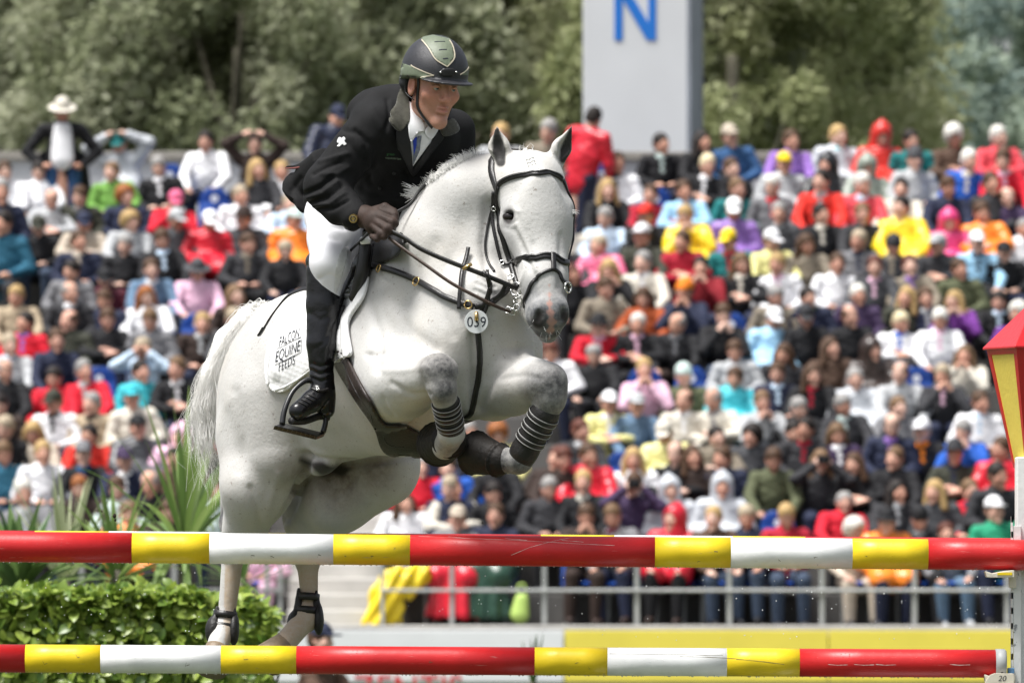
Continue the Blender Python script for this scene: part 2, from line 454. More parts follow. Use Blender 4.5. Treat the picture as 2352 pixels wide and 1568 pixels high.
# ============================================================ setting: ground, grandstand, trees
rnd = random.Random(11)
def grid_sheet(name, x0, x1, y0, y1, z, m, n=2):
    mb = MB(); mb.add([(x0, y0, z), (x1, y0, z), (x1, y1, z), (x0, y1, z)], [(0, 1, 2, 3)]); o = mb.build(name, m); tag(o, kind='structure'); return o
grid_sheet('ground', -900, 900, -400, 1500, 0, mat('turf', (.06, .075, .04), .9, .2, .4, 1.5, .5, 60))
grid_sheet('arena_lawn', -40, 40, -20, 72, .004, mat('arena_turf', (.062, .076, .042), .9, .2, .3, 4, .6, 60))
CONC = mat('concrete', (.13, .125, .12), .9, .2, .15, 2.5, .3, 40)
CONC2 = mat('concrete_light', (.50, .485, .455), .88, .2, .12, 3, .3, 40)
NR, RISE, RUN, PZ, PY0 = 15, .32, .8, .58, 76.0
gs = empty('grandstand', (0, 75, 0)); tag(gs, 'concrete stepped grandstand full of spectators behind the arena', 'grandstand')
AX0, AX1 = (655 - CU) * 75 / F, (872 - CU) * 75 / F          # the stairway between the two blocks
for r in range(NR):
    y0 = 75.32 + RUN * r if r else 74.9; y1 = 76.12 + RUN * r if r < NR - 1 else 89.0; z1 = PZ + RISE * r
    mb = MB(); mb.box((-22, y0, max(0, z1 - .6)), (AX0, y1, z1)); mb.box((AX1, y0, max(0, z1 - .6)), (22, y1, z1)); mb.build('terrace_step', CONC, gs, bevel=.012)
for k in range(2 * NR):
    y0 = 74.92 + RUN / 2 * k; z1 = PZ + RISE / 2 * k
    mb = MB(); mb.box((AX0 + .01, y0, max(0, z1 - .5)), (AX1 - .01, y0 + RUN / 2 + .015, z1)); mb.build('stair', CONC2, gs, bevel=.01)
mb = MB(); mb.box((-22, 74.72, PZ - .11), (22, 74.91, PZ + .012)); mb.build('front_slab', CONC2, gs, bevel=.012)
mb = MB(); mb.box((-22, 74.80, 0), (22, 74.88, PZ - .11)); mb.build('front_wall', CONC, gs)
zt = ZC + (HV - 349) * 88.6 / F
mb = MB(); mb.box((-22, 88.6, PZ + RISE * 14), (22, 88.7, zt - .1)); mb.build('back_wall', mat('white_back_panel', (.62, .63, .65), .6, .3, .06, 3), gs)
mb = MB(); mb.box((-22, 88.52, zt - .1), (22, 88.74, zt)); mb.build('back_coping', mat('beige_coping', (.30, .28, .25), .8, .3, .1, 4), gs, bevel=.01)
# railing in front of the first row
RAILM = mat('galvanised_rail', (.36, .37, .36), .45, .5, .12, 14)
rl = empty('railing', (0, 74.97, PZ)); tag(rl, 'grey galvanised railing along the front of the seats', 'railing')
Yr = 74.97; zr = lambda v: ZC + (HV - v) * Yr / F
for i in range(-10, 16):
    u = 1038 + 212.5 * i
    x = (u - CU) * Yr / F
    if AX0 + .1 < x < AX1 - .1 : continue
    mb = MB(); mb.box((x - .025, Yr - .025, PZ + .012), (x + .025, Yr + .025, zr(1268))); mb.build('post', RAILM, rl, bevel=.008)
for x in (AX0 - .05, AX1 + .03):
    mb = MB(); mb.box((x - .02, Yr - .02, PZ + .012), (x + .02, Yr + .02, zr(1262))); mb.build('post', RAILM, rl, bevel=.008)
for a, b in ((-21, AX0 - .03), (AX1 + .01, 21)):
    for v in (1355, 1268):
        mb = MB(); mb.tube([(a, Yr - .041, zr(v)), (b, Yr - .041, zr(v))], .017, 10); mb.build('rail', RAILM, rl, True)
# advertising boards below the slab
WHB = mat('white_board', (.78, .79, .80), .5, .4, .03, 3); YLB = mat('yellow_board', (.84, .70, .10), .5, .4, .04, 3)
def board(u0, u1, m, lab):
    x0, x1 = (u0 - CU) * 74.5 / F, (u1 - CU) * 74.5 / F
    mb = MB(); mb.box((x0 + .006, 74.48, .02), (x1 - .006, 74.54, ZC + (HV - 1447) * 74.5 / F)); o = mb.build('advertising_board', m, bevel=.006); tag(o, lab, 'advertising board', 'advertising boards under the stand'); return o
bw = board(250, 1296, WHB, 'white advertising board with red lettering below the stairway'); board(-900, 250, WHB, 'white advertising board behind the hedge')
board(1296, 1903, YLB, 'yellow advertising board next to the white one'); board(1903, 2700, YLB, 'yellow advertising board behind the white jump post')
V, Fc = text_mesh('ZENTIS'); mb = MB(); w = V[:, 0].max(); sc = 250 * 74.5 / F / w
mb.add([Vector(((812 - CU) * 74.5 / F + x * sc, 74.474, ZC + (HV - 1546) * 74.5 / F - .27 + y / .73 * .27)) for x, y, _ in V], Fc); mb.build('lettering', mat('red_print', (.62, .02, .03), .6, .3, .05, 30), bw)
# tall sign tower with the block letter
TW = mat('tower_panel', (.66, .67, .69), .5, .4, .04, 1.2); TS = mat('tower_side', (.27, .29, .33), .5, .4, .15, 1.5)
Yt = 90.5; X = lambda u, Y=Yt: (u - CU) * Y / F; Z = lambda v, Y=Yt: ZC + (HV - v) * Y / F
tw = empty('sign_tower', (X(1450), Yt, 0)); tag(tw, 'pale grey block sign tower with a blue letter N', 'sign tower')
mb = MB(); x0, x1 = X(1340), X(1577); d_ = .75; sx = X(1612, Yt + d_)
mb.add([(x0, Yt, 0), (x1, Yt, 0), (x1, Yt, Z(-420)), (x0, Yt, Z(-420)), (x0 - .0, Yt + d_, 0), (sx, Yt + d_, 0), (sx, Yt + d_, Z(-420)), (x0, Yt + d_, Z(-420))], [(0, 1, 2, 3), (0, 3, 7, 4), (3, 2, 6, 7), (4, 7, 6, 5)]); mb.build('front_panel', TW, tw)
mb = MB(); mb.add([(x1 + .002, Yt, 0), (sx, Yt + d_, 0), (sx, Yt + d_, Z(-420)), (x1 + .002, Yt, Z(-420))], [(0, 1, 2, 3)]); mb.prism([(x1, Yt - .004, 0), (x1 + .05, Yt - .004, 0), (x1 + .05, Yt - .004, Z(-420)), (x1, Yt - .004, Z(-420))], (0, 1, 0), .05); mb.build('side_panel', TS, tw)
mb = MB(); mb.prism([(sx - .03, Yt + d_ + .002, 0), (sx + .02, Yt + d_ + .002, 0), (sx + .02, Yt + d_ + .002, Z(-420)), (sx - .03, Yt + d_ + .002, Z(-420))], (0, 1, 0), .05); mb.build('corner_post', RAILM, tw)
mb = MB(); t_, b_ = Z(-42), Z(93); yy = Yt - .012; a0, a1, c0, c1 = X(1411), X(1430), X(1489), X(1507)
mb.prism([(a0, yy, b_), (a1, yy, b_), (a1, yy, t_ - (t_ - b_) * .30), (c0 - .02, yy, b_), (c1, yy, b_), (c1, yy, t_), (c0, yy, t_), (c0, yy, b_ + (t_ - b_) * .30), (a1 + .02, yy, t_), (a0, yy, t_)], (0, 1, 0), .011); mb.build('letter', mat('blue_letter', (.015, .17, .60), .5, .4, .03, 4), tw)
# trees behind the stand
def leaf_mat(name, cols, vs_=.9):
    m = bpy.data.materials.new(name); m.use_nodes = True; nt = m.node_tree; b = nt.nodes['Principled BSDF']; b.inputs['Roughness'].default_value = .6; b.inputs['Specular IOR Level'].default_value = .25
    at = nd(nt, 'ShaderNodeAttribute', attribute_name='tone'); cr = nd(nt, 'ShaderNodeValToRGB'); e = cr.color_ramp.elements
    e[0].color = (*cols[0], 1); e[1].color = (*cols[-1], 1)
    for i, c in enumerate(cols[1:-1]): x = e.new((i + 1) / (len(cols) - 1)); x.color = (*c, 1)
    nt.links.new(at.outputs['Fac'], cr.inputs[0]); nt.links.new(cr.outputs[0], b.inputs['Base Color'])
    tr = nd(nt, 'ShaderNodeBsdfTranslucent'); nt.links.new(cr.outputs[0], tr.inputs[0]); mx = nd(nt, 'ShaderNodeMixShader', Fac=.45)
    out = nt.nodes['Material Output']; nt.links.new(b.outputs[0], mx.inputs[1]); nt.links.new(tr.outputs[0], mx.inputs[2]); nt.links.new(mx.outputs[0], out.inputs[0]); return m
BARK = mat('bark', (.13, .12, .09), .9, .2, .35, 6, .5, 25)
def crown_mesh(name, seed, m, H, R, nclump, nleaf, lsz, drop=0, zb=1.6):
    r = np.random.RandomState(seed); C = []
    for i in range(nclump):
        for _ in range(40):
            p = r.uniform(-1, 1, 3); q = np.linalg.norm(p)
            if .25 < q < 1: break
        p = p / q * (q ** .45)
        C.append((p[0] * R, p[1] * R * .8, zb + (H - zb) * (.5 + p[2] * .5), r.uniform(.35, .85), r.rand()))
    C = np.array(C); k = r.randint(0, nclump, nleaf); d = r.normal(size=(nleaf, 3)); d /= np.linalg.norm(d, axis=1)[:, None]
    rad = C[k, 3] * r.rand(nleaf) ** .4
    c = C[k, :3] + d * (rad * np.array([[1], [1], [.75 + drop]]).reshape(3, 1)).T
    a = r.normal(size=(nleaf, 3)) + d * .8; a[:, 2] -= drop; a /= np.linalg.norm(a, axis=1)[:, None]
    b = np.cross(a, r.normal(size=(nleaf, 3))); b /= np.linalg.norm(b, axis=1)[:, None]
    s = lsz * r.uniform(.6, 1.4, nleaf)[:, None]
    V = np.stack([c - a * s * .5, c + b * s * .22, c + a * s * .5, c - b * s * .22], 1).reshape(-1, 3)
    Q = np.arange(nleaf * 4).reshape(-1, 4)
    me = mesh_np(name, V, Q, [m], smooth=False)
    tone = np.clip(C[k, 4] * .6 + r.rand(nleaf) * .4, 0, 1); vattr(me, 'tone', np.repeat(tone, 4)); return me
def trunk_mesh(seed, H, r0):
    r = random.Random(seed); mb = MB(); pts = [Vector((0, 0, 0))]
    for i in range(5): pts.append(pts[-1] + Vector((r.gauss(0, .15), r.gauss(0, .15), H / 6)))
    mb.tube(pts, [r0 * (1 - .13 * i) for i in range(6)], 8)
    for i in range(9):
        s = pts[r.randint(1, 4)]; e = Vector((r.gauss(0, 1), r.gauss(0, .8), r.uniform(.8, 1.6))).normalized(); L = H * r.uniform(.2, .42)
        mb.tube([s, s + e * L * .5 + Vector((0, 0, .1)), s + e * L + Vector((0, 0, .3))], [r0 * .4, r0 * .25, r0 * .08], 6)
    return mb.mesh('trunk', BARK, True)
WIL = leaf_mat('willow_leaf', [(.22, .245, .14), (.29, .315, .19), (.40, .415, .29), (.52, .53, .40)])
WIL2 = leaf_mat('willow_leaf_bright', [(.19, .22, .10), (.30, .33, .16), (.42, .44, .25), (.52, .52, .36)])
FARL = leaf_mat('haze_tinted_leaf', [(.19, .26, .25), (.28, .35, .31), (.40, .47, .37), (.52, .56, .45)])  # distance haze is mixed into this pale bluish leaf colour
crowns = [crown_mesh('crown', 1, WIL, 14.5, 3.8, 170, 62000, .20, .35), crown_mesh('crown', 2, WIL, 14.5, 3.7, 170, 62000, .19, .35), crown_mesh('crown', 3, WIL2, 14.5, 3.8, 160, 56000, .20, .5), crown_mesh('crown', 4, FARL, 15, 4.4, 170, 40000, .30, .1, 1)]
trunks = [trunk_mesh(7, 11, .26), trunk_mesh(8, 11, .22)]
def tree(u, Y, ci, ti, s, rz, lab, grp='willow trees behind the stand'):
    e = empty('willow_tree' if ci < 3 else 'broadleaf_tree', ((u - CU) * Y / F, Y, 0)); e.rotation_euler.z = rz; e.scale = (s, s, s); tag(e, lab, 'tree', grp)
    for me, nm in ((crowns[ci], 'crown'), (trunks[ti], 'trunk')):
        o = bpy.data.objects.new(nm, me); COL.objects.link(o); o.parent = e
for a in ((-60, 112, 0, 0, 1.0, .3, 'grey green willow above the man in the cream hat'), (300, 116, 1, 1, 1.05, 1.9, 'dark willow behind the spectator in the teal cap'), (560, 109, 0, 1, .95, 3.6, 'grey green willow behind the spectator in brown with raised arms'),
          (760, 118, 1, 0, 1.1, 5.0, 'dark willow behind the spectator in the navy raincoat'), (980, 111, 0, 0, 1.0, 2.4, "dark willow behind the rider's helmet"), (1240, 115, 1, 1, 1.05, .9, 'willow between the rider and the sign tower'),
          (1480, 119, 0, 1, 1.1, 4.1, 'willow hidden mostly behind the sign tower'), (1690, 110, 2, 0, .95, 1.2, 'lighter green willow just right of the sign tower'), (1560, 114, 2, 1, 1.0, 3.0, 'light green willow peeking out on both sides of the sign tower'), (1710, 124, 2, 0, 1.0, 5.2, 'light green willow behind the spectator in purple on the top row')):
    tree(*a)
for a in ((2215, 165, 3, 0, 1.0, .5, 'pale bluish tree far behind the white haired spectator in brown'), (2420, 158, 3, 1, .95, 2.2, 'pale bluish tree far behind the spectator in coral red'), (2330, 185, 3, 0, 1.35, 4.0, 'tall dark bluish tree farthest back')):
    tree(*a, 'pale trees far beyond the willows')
for u, Y, s, rz, lb in ((100, 126, 1.1, 2., 'far willow behind the man in the long black coat'), (480, 128, 1.1, 4., 'far willow behind the spectator in the white shirt on the top row'), (880, 127, 1.15, .4, "far willow seen left of the rider's helmet"), (1130, 126, 1.1, 3.3, "far willow behind the gap right of the rider's helmet"), (1640, 127, 1.1, 1.4, 'far willow touching the grey side of the sign tower'), (30, 121, 1.0, 1.1, 'middle line willow just left of the man in the cream hat'), (420, 122, 1.0, 2.7, 'willow of the middle line between the teal cap and the white shirt'), (660, 123, 1.05, .9, 'willow of the middle line behind the spectator with raised arms in brown'), (1080, 121, 1.0, 5.4, "willow of the middle line just right of the rider's shoulder"), (1690, 129, 1.0, 5., 'far willow behind the spectator in silver grey on the top row')):
    tree(u, Y, 0 if u < 1500 else 2, 0, s, rz, lb)
# ============================================================ the jump
rnd = random.Random(21)
def paint(name, col):
    m = mat(name, col, .42, .45, .07, 14, .08, 30)
    nt = m.node_tree; b = nt.nodes['Principled BSDF']; s = base_socket(m); old = s.links[0].from_socket
    tc = nd(nt, 'ShaderNodeTexCoord'); mp = nd(nt, 'ShaderNodeMapping'); mp.inputs['Scale'].default_value = (2.2, 26, 26); nt.links.new(tc.outputs['Object'], mp.inputs[0])
    no = nd(nt, 'ShaderNodeTexNoise', Scale=5, Detail=6, Roughness=.65); nt.links.new(mp.outputs[0], no.inputs['Vector'])
    mr = nd(nt, 'ShaderNodeMapRange'); mr.inputs[1].default_value = .66; mr.inputs[2].default_value = .70; mr.inputs[4].default_value = .55; nt.links.new(no.outputs['Fac'], mr.inputs[0])
    mx = nd(nt, 'ShaderNodeMix', data_type='RGBA'); nt.links.new(mr.outputs[0], mx.inputs[0]); nt.links.new(old, mx.inputs[6]); mx.inputs[7].default_value = (.30, .27, .22, 1) if col[1] > .3 else (.55, .25, .22, 1); nt.links.new(mx.outputs[2], s)
    # rain drops and wood grain in the relief
    vo = nd(nt, 'ShaderNodeTexVoronoi', Scale=150); nt.links.new(tc.outputs['Object'], vo.inputs['Vector'])
    m2 = nd(nt, 'ShaderNodeMapRange'); m2.inputs[1].default_value = .0; m2.inputs[2].default_value = .32; m2.inputs[3].default_value = 1; m2.inputs[4].default_value = 0; nt.links.new(vo.outputs['Distance'], m2.inputs[0])
    cn = nd(nt, 'ShaderNodeSeparateColor'); nt.links.new(vo.outputs['Color'], cn.inputs[0]); gt = nd(nt, 'ShaderNodeMath', operation='GREATER_THAN'); gt.inputs[1].default_value = .72; nt.links.new(cn.outputs[0], gt.inputs[0])
    mu = nd(nt, 'ShaderNodeMath', operation='MULTIPLY'); nt.links.new(m2.outputs[0], mu.inputs[0]); nt.links.new(gt.outputs[0], mu.inputs[1])
    bp = nd(nt, 'ShaderNodeBump', Strength=.6, Distance=.0012); nt.links.new(mu.outputs[0], bp.inputs['Height'])
    old_n = b.inputs['Normal'].links[0].from_socket; nt.links.new(old_n, bp.inputs['Normal']); nt.links.new(bp.outputs[0], b.inputs['Normal']); return m
PR, PYE, PW = paint('red_pole_paint', (.50, .010, .012)), paint('yellow_pole_paint', (.76, .55, .012)), paint('white_pole_paint', (.80, .80, .79))
CAPM = mat('grey_end_cap', (.30, .31, .31), .5, .4, .1, 30)
DR = mat('water', (.9, .9, .9), .03, .5, 0); DR.node_tree.nodes['Principled BSDF'].inputs['Transmission Weight'].default_value = .9; DR.node_tree.nodes['Principled BSDF'].inputs['IOR'].default_value = 1.33
def pole(lab, d, va, vb, r, bands, cap=None, drops=True):
    A, B = P(0, va, d), P(2352, vb, d); ax = (B - A)
    at = lambda u: A + ax * (u / 2352.0)
    o = None
    for i, (u0, u1, m) in enumerate(bands):
        p, q = at(u0), at(u1); mb = MB(); n = 3
        mb.tube([p.lerp(q, k / n) for k in range(n + 1)], r, 40, cap=True)
        if o is None:
            o = empty('jump_pole', p); tag(o, lab, 'jump pole', 'striped poles of the jump')
        mb.build('band', m, o, True)
    if cap:
        e = ax.normalized(); p = at(cap[0]); q = at(cap[1]); mb = MB(); mb.tube([p, q - e * .006, q], [r + .0025, r + .0025, r - .004], 40); mb.build('end_cap', CAPM, o, True)
        mb = MB(); mb.add(*ball(p.lerp(q, .55) + Vector((0, -r * .83, -r * .62)), .004, 6)); mb.build('screw', BOOTM0, o, True)
    if drops:   # drops hanging under the pole
        mb = MB(); f = rnd.uniform
        for _ in range(260):
            p = at(f(0, bands[-1][1])); a = rnd.gauss(0, .22); rr = f(.0012, .0030)
            mb.add(*ball(p + Vector((0, -math.sin(a) * r, -math.cos(a) * (r + .0006))), rr, 3, (1, 1, 1.25)))
        w = mb.build('rain_drops', DR, o, True); w['kind'] = 'stuff'
    return o
BOOTM0 = mat('black_screw', (.02, .02, .02), .5)
pole('upper front pole with red, yellow and white bands below the horse', 0, 1255, 1274, .0500, [(-320, 304, PR), (304, 482, PYE), (482, 766, PW), (766, 942, PYE), (942, 1504, PR), (1504, 1678, PYE), (1678, 1957, PW), (1957, 2131, PYE), (2131, 2420, PR)])
pole('lower front pole with grey end cap resting in the cup marked 20', 0, 1511, 1523.5, .0462, [(-700, 59, PR), (59, 232, PYE), (232, 508, PW), (508, 681, PYE), (681, 1228, PR), (1228, 1395, PYE), (1395, 1669, PW), (1669, 1836, PYE), (1836, 2289, PR)], (2286, 2311))
pole('rear pole of the jump just showing over the upper front pole', 950, 1250.5, 1268.5, .0500, [(-470, 80, PR), (80, 250, PYE), (250, 520, PW), (520, 691, PYE), (691, 1242, PR), (1242, 1411, PYE), (1411, 1683, PW), (1683, 1849, PYE), (1849, 2420, PR)], None, False)
# scuffs and dirt on the paint
def scuff(par, va, vb, r, pts, w, m, nm):
    A, B = P(0, va, 0), P(2352, vb, 0); ax = (B - A).normalized(); path = []
    for u, v in pts:
        c = A.lerp(B, u / 2352.0); vc = va + (vb - va) * u / 2352.0; s_ = max(-.97, min(.97, (vc - v) * M7 / r)); path.append((c, math.asin(s_)))
    L = []
    for (c, a), (c2, a2) in zip(path, path[1:]):
        for k in range(6): t = k / 6; L.append((c.lerp(c2, t), a + (a2 - a) * t))
    L.append(path[-1]); V = []; Fc = []
    for i, (c, a) in enumerate(L):
        n = Vector((0, -math.cos(a), math.sin(a))); ww = w * M7 * rnd.uniform(.25, 1); s2 = Vector((0, math.sin(a), math.cos(a)))
        p = c + n * (r + .0004); V += [p - s2 * ww, p + s2 * ww]
    for i in range(len(L) - 1): Fc.append((i * 2, i * 2 + 2, i * 2 + 3, i * 2 + 1))
    mb = MB(); mb.add(V, Fc); mb.build(nm, m, par)
SCU = mat('pale_scuff', (.62, .45, .42), .7, .2, .1, 50); DIRT = mat('dirt_mark', (.16, .13, .08), .9, .1, .3, 80)
up = [o for o in SC.objects if o.name == 'jump_pole'][0]; lowp = [o for o in SC.objects if o.name == 'jump_pole.001'][0]
scuff(up, 1255, 1274, .05, [(962, 1231), (1081, 1236), (1203, 1241), (1325, 1248), (1411, 1252)], .6, SCU, 'scuff')
scuff(up, 1255, 1274, .05, [(1174, 1274), (1215, 1257), (1276, 1241), (1315, 1234)], .7, SCU, 'scuff')
for q in range(3): u = 1030 + 130 * q; scuff(up, 1255, 1274, .05, [(u, 1232 + q * 4), (u + 50, 1236 + q * 4)], .8, SCU, 'scuff')
for u, v in ((579, 1280), (624, 1282), (730, 1279), (794, 1280), (854, 1280), (1600, 1292), (1640, 1270), (1788, 1290), (1985, 1280), (905, 1262), (1870, 1282)): scuff(up, 1255, 1274, .05, [(u, v), (u + rnd.uniform(-3, 4), v - rnd.uniform(3, 7)), (u + rnd.uniform(2, 9), v - rnd.uniform(2, 5))], 1.0, DIRT, 'dirt_mark')
for u0, v0, u1, v1 in ((1400, 1500, 1660, 1504), (1690, 1512, 1800, 1524), (1560, 1506, 1690, 1511)): scuff(lowp, 1511, 1523.5, .0462, [(u0, v0), ((u0 + u1) / 2, (v0 + v1) / 2 - 1), (u1, v1)], .8, DIRT, 'dirt_mark')
for u, v in ((100, 1516), (175, 1500), (430, 1520), (560, 1505), (990, 1512), (1320, 1514), (1350, 1528)): scuff(lowp, 1511, 1523.5, .0462, [(u, v), (u + rnd.uniform(-5, 5), v + 8), (u + rnd.uniform(4, 12), v + rnd.uniform(4, 8))], .9, DIRT, 'dirt_mark')
for u in (1900, 1960, 2010, 2180): scuff(lowp, 1511, 1523.5, .0462, [(u, 1524), (u + 22, 1526), (u + 46, 1525)], 1.2, SCU, 'scuff')
# jump stand with lantern
WPT = mat('white_post_paint', (.74, .74, .73), .5, .4, .06, 12, .1, 60)
CHIP = mat('chipped_white_metal', (.70, .70, .69), .45, .4, .05, 12, .15, 50)
nt = CHIP.node_tree; s = base_socket(CHIP); old = s.links[0].from_socket; tc = nd(nt, 'ShaderNodeTexCoord'); no = nd(nt, 'ShaderNodeTexNoise', Scale=22, Detail=5, Roughness=.6); nt.links.new(tc.outputs['Object'], no.inputs['Vector'])
mr = nd(nt, 'ShaderNodeMapRange'); mr.inputs[1].default_value = .60; mr.inputs[2].default_value = .615; nt.links.new(no.outputs['Fac'], mr.inputs[0]); mx = nd(nt, 'ShaderNodeMix', data_type='RGBA'); nt.links.new(mr.outputs[0], mx.inputs[0]); nt.links.new(old, mx.inputs[6]); mx.inputs[7].default_value = (.27, .28, .29, 1); nt.links.new(mx.outputs[2], s)
js = empty('jump_stand', P(2370, 1600, 60)); tag(js, 'white jump stand with a red and yellow lantern top', 'jump stand')
def bxp(mb, u0, u1, v0, v1, d0, d1):
    a, b = P(u0, v1, d0), P(u1, v0, d0); mb.box((a.x, Y0 + d0 * M7, a.z), (b.x, Y0 + d1 * M7, b.z)); return mb
zb = 0.0
a, b = P(2335, 1070, 40), P(2405, 1070, 40)
mb = MB(); mb.box((a.x, Y0 + .05, .03), (b.x, Y0 + .15, a.z + .03)); mb.build('post', WPT, js, bevel=.004)
mb = MB(); mb.box((a.x - .6, Y0 - .25, .004), (b.x + .6, Y0 + .45, .034)); mb.build('foot', WPT, js, bevel=.004)
tk = empty('track', P(2332, 1400, 20)); tk.parent = js; tk.matrix_parent_inverse = Matrix.Translation(js.location).inverted()
a, b = P(2323, 1207, 10), P(2345, 1207, 10)
def child3(o): return o
mb = MB(); mb.box((a.x + .006, Y0 + .012, .1), (b.x, Y0 + .018, a.z)); mb.box((b.x - .004, Y0 + .018, .1), (b.x + .002, Y0 + .05, a.z)); mb.build('front_plate', CHIP, tk, bevel=.001)
mb = MB(); zz = .1
while zz < a.z - .01:      # side plate with keyhole gaps
    mb.box((a.x, Y0 + .010, zz), (a.x + .005, Y0 + .026, zz + .050)); mb.box((a.x, Y0 + .040, zz), (a.x + .005, Y0 + .050, zz + .050)); mb.box((a.x, Y0 + .010, zz + .030), (a.x + .005, Y0 + .050, zz + .050)); zz += .050
mb.build('hole_strip', CHIP, tk)
CUPM = mat('cream_plastic_cup', (.62, .57, .47), .45, .4, .08, 25, .1, 60)
def cup(name, u0, u1, v0, v1, lab):
    c = empty(name, P(u1, v0, 0)); tag(c, lab, 'pole cup', 'pole cups on the jump stand')
    prof = [(u0, v0 + 2), (u0 + 4, v1), (u0 + 12, v1 + 1), (u1 - 2, v1), (u1 - 2, v0), (u1 - 10, v0), (u1 - 34, v0 + 3), (u0 + 16, v0 + 7), (u0 + 5, v0 + 3)]
    mb = MB(); mb.prism([P(u, v, -45) for u, v in prof], (0, 1, 0), .085); mb.build('cradle', CUPM, c, bevel=.002)
    mb = MB(); bxp(mb, u1 - 14, u1 + 2, v0 + 3, v1 + 24, -12, 8); mb.build('bracket', CUPM, c, bevel=.002); return c
c1 = cup('pole_cup', 2263, 2332, 1309, 1325, 'cream pole cup under the end of the upper front pole')
mb = MB(); bxp(mb, 2291, 2325, 1314, 1320, -46.5, -45.2); mb.build('label', PYE, c1)
c2 = cup('pole_cup', 2261, 2330, 1546, 1566, 'cream pole cup marked 20 holding the lower pole')
mb = MB(); prof = [(2262, 1566), (2274, 1549), (2284, 1545), (2329, 1546), (2329, 1569), (2264, 1570)]; mb.prism([P(u, v, -50) for u, v in prof], (0, 1, 0), .006); pl = mb.build('face', CUPM, c2, bevel=.001)
V, Fc = text_mesh('20'); mb = MB(); w = V[:, 0].max(); mb.add([P(2292 + x / w * 18 + y * 4, 1563 - y / .72 * 13, -50.8) for x, y, _ in V], Fc); mb.build('number', INK, pl)
mb = MB(); bxp(mb, 2315, 2330, 1533, 1546, -14, 10); mb.build('pin', mat('blue_pin', (.10, .22, .38), .4), c2, bevel=.002)
# lantern
LR = mat('lantern_red', (.50, .012, .016), .30, .5, .08, 10, .1, 60, coat=.3); LY = mat('lantern_yellow', (.70, .56, .10), .5, .4, .06, 12, .12, 80)
LC = P(2378, 0, 115); lan = empty('lantern', P(2378, 1074, 115)); lan.parent = js; lan.matrix_parent_inverse = Matrix.Translation(js.location).inverted()
th = RAD(20); ex = Vector((math.cos(th), -math.sin(th) * -1, 0)); ex = Vector((math.cos(th), math.sin(th), 0)); ey = Vector((-math.sin(th), math.cos(th), 0))
zz = lambda v: ZC + (HV - v) * (Y0 + 115 * M7) / F
def sq(s, v): return [Vector((LC.x, LC.y, zz(v))) + ex * (i * s) + ey * (j * s) for i, j in ((-1, -1), (1, -1), (1, 1), (-1, 1))]
T0, B0 = sq(.122, 802), sq(.055, 1074)
def lerp4(f): return [T0[i].lerp(B0[i], f) for i in range(4)]
for f0, f1 in ((0, .045), (.955, 1)):
    A_, B_ = lerp4(f0), lerp4(f1); mb = MB(); mb.add(A_ + B_, [(0, 1, 2, 3), (7, 6, 5, 4)] + [(i, 4 + i, 4 + (i + 1) % 4, (i + 1) % 4) for i in range(4)]); mb.build('frame', LR, lan)
for i in range(4):
    j = (i + 1) % 4; A_, B_ = lerp4(.045), lerp4(.955); ctr = (A_[i] + A_[j] + B_[i] + B_[j]) / 4; out = (A_[j] - A_[i]).cross(B_[i] - A_[i]).normalized()
    if out.dot(ctr - Vector((LC.x, LC.y, ctr.z))) < 0: out = -out
    for s_, e_ in ((0, .11), (.89, 1)):
        mb = MB(); mb.prism([A_[i].lerp(A_[j], s_), A_[i].lerp(A_[j], e_), B_[i].lerp(B_[j], e_ * 1.0), B_[i].lerp(B_[j], s_)], -out, .012); mb.build('frame', LR, lan)
    mb = MB(); mb.prism([A_[i].lerp(A_[j], .11) - out * .003, A_[i].lerp(A_[j], .89) - out * .003, B_[i].lerp(B_[j], .89) - out * .003, B_[i].lerp(B_[j], .11) - out * .003], -out, .006); mb.build('panel', LY, lan)
E0 = sq(.132, 797); E1 = sq(.132, 802.2); ap = Vector((LC.x, LC.y, zz(682)))
mb = MB(); mb.add(E0 + [ap] + E1, [(0, 1, 4), (1, 2, 4), (2, 3, 4), (3, 0, 4), (8, 7, 6, 5)] + [(i, 5 + i, 5 + (i + 1) % 4, (i + 1) % 4) for i in range(4)]); mb.build('roof', LR, lan, bevel=.002)
# ============================================================ the spectators
rnd = random.Random(77)
def cmat(name, rough, var, vs_, bump=0, bs=60, spec=.3, coat=0, sheen=0):
    return mat(name, (1, 1, 1), rough, spec, var, vs_, bump, bs, objcol=True, coat=coat, sheen=sheen)
CSKIN = cmat('crowd_skin', .55, .08, 20)
for nm, col in (('blush', (.52, .20, .15)), ('lips', (.36, .12, .10)), ('eye', (.07, .045, .035))): mix_attr(CSKIN, nm, col)
CCLOTH = cmat('crowd_cloth', .8, .14, 7, .6, 22); CRAIN = cmat('crowd_raincoat', .35, .12, 6, .7, 18, .5); CHAIR = cmat('crowd_hair', .6, .25, 60, .3, 90); CHAT = cmat('crowd_hat', .75, .08, 20); CSHOE = cmat('crowd_shoe', .5, .1, 20)
HEADC = np.array((0, -.06, 1.11))
HEADS = {'f': np.eye(3), 'l': Rz(28), 'r': Rz(-28), 'd': Rx(20), 'dl': Rz(22) @ Rx(14), 'dr': Rz(-22) @ Rx(14)}
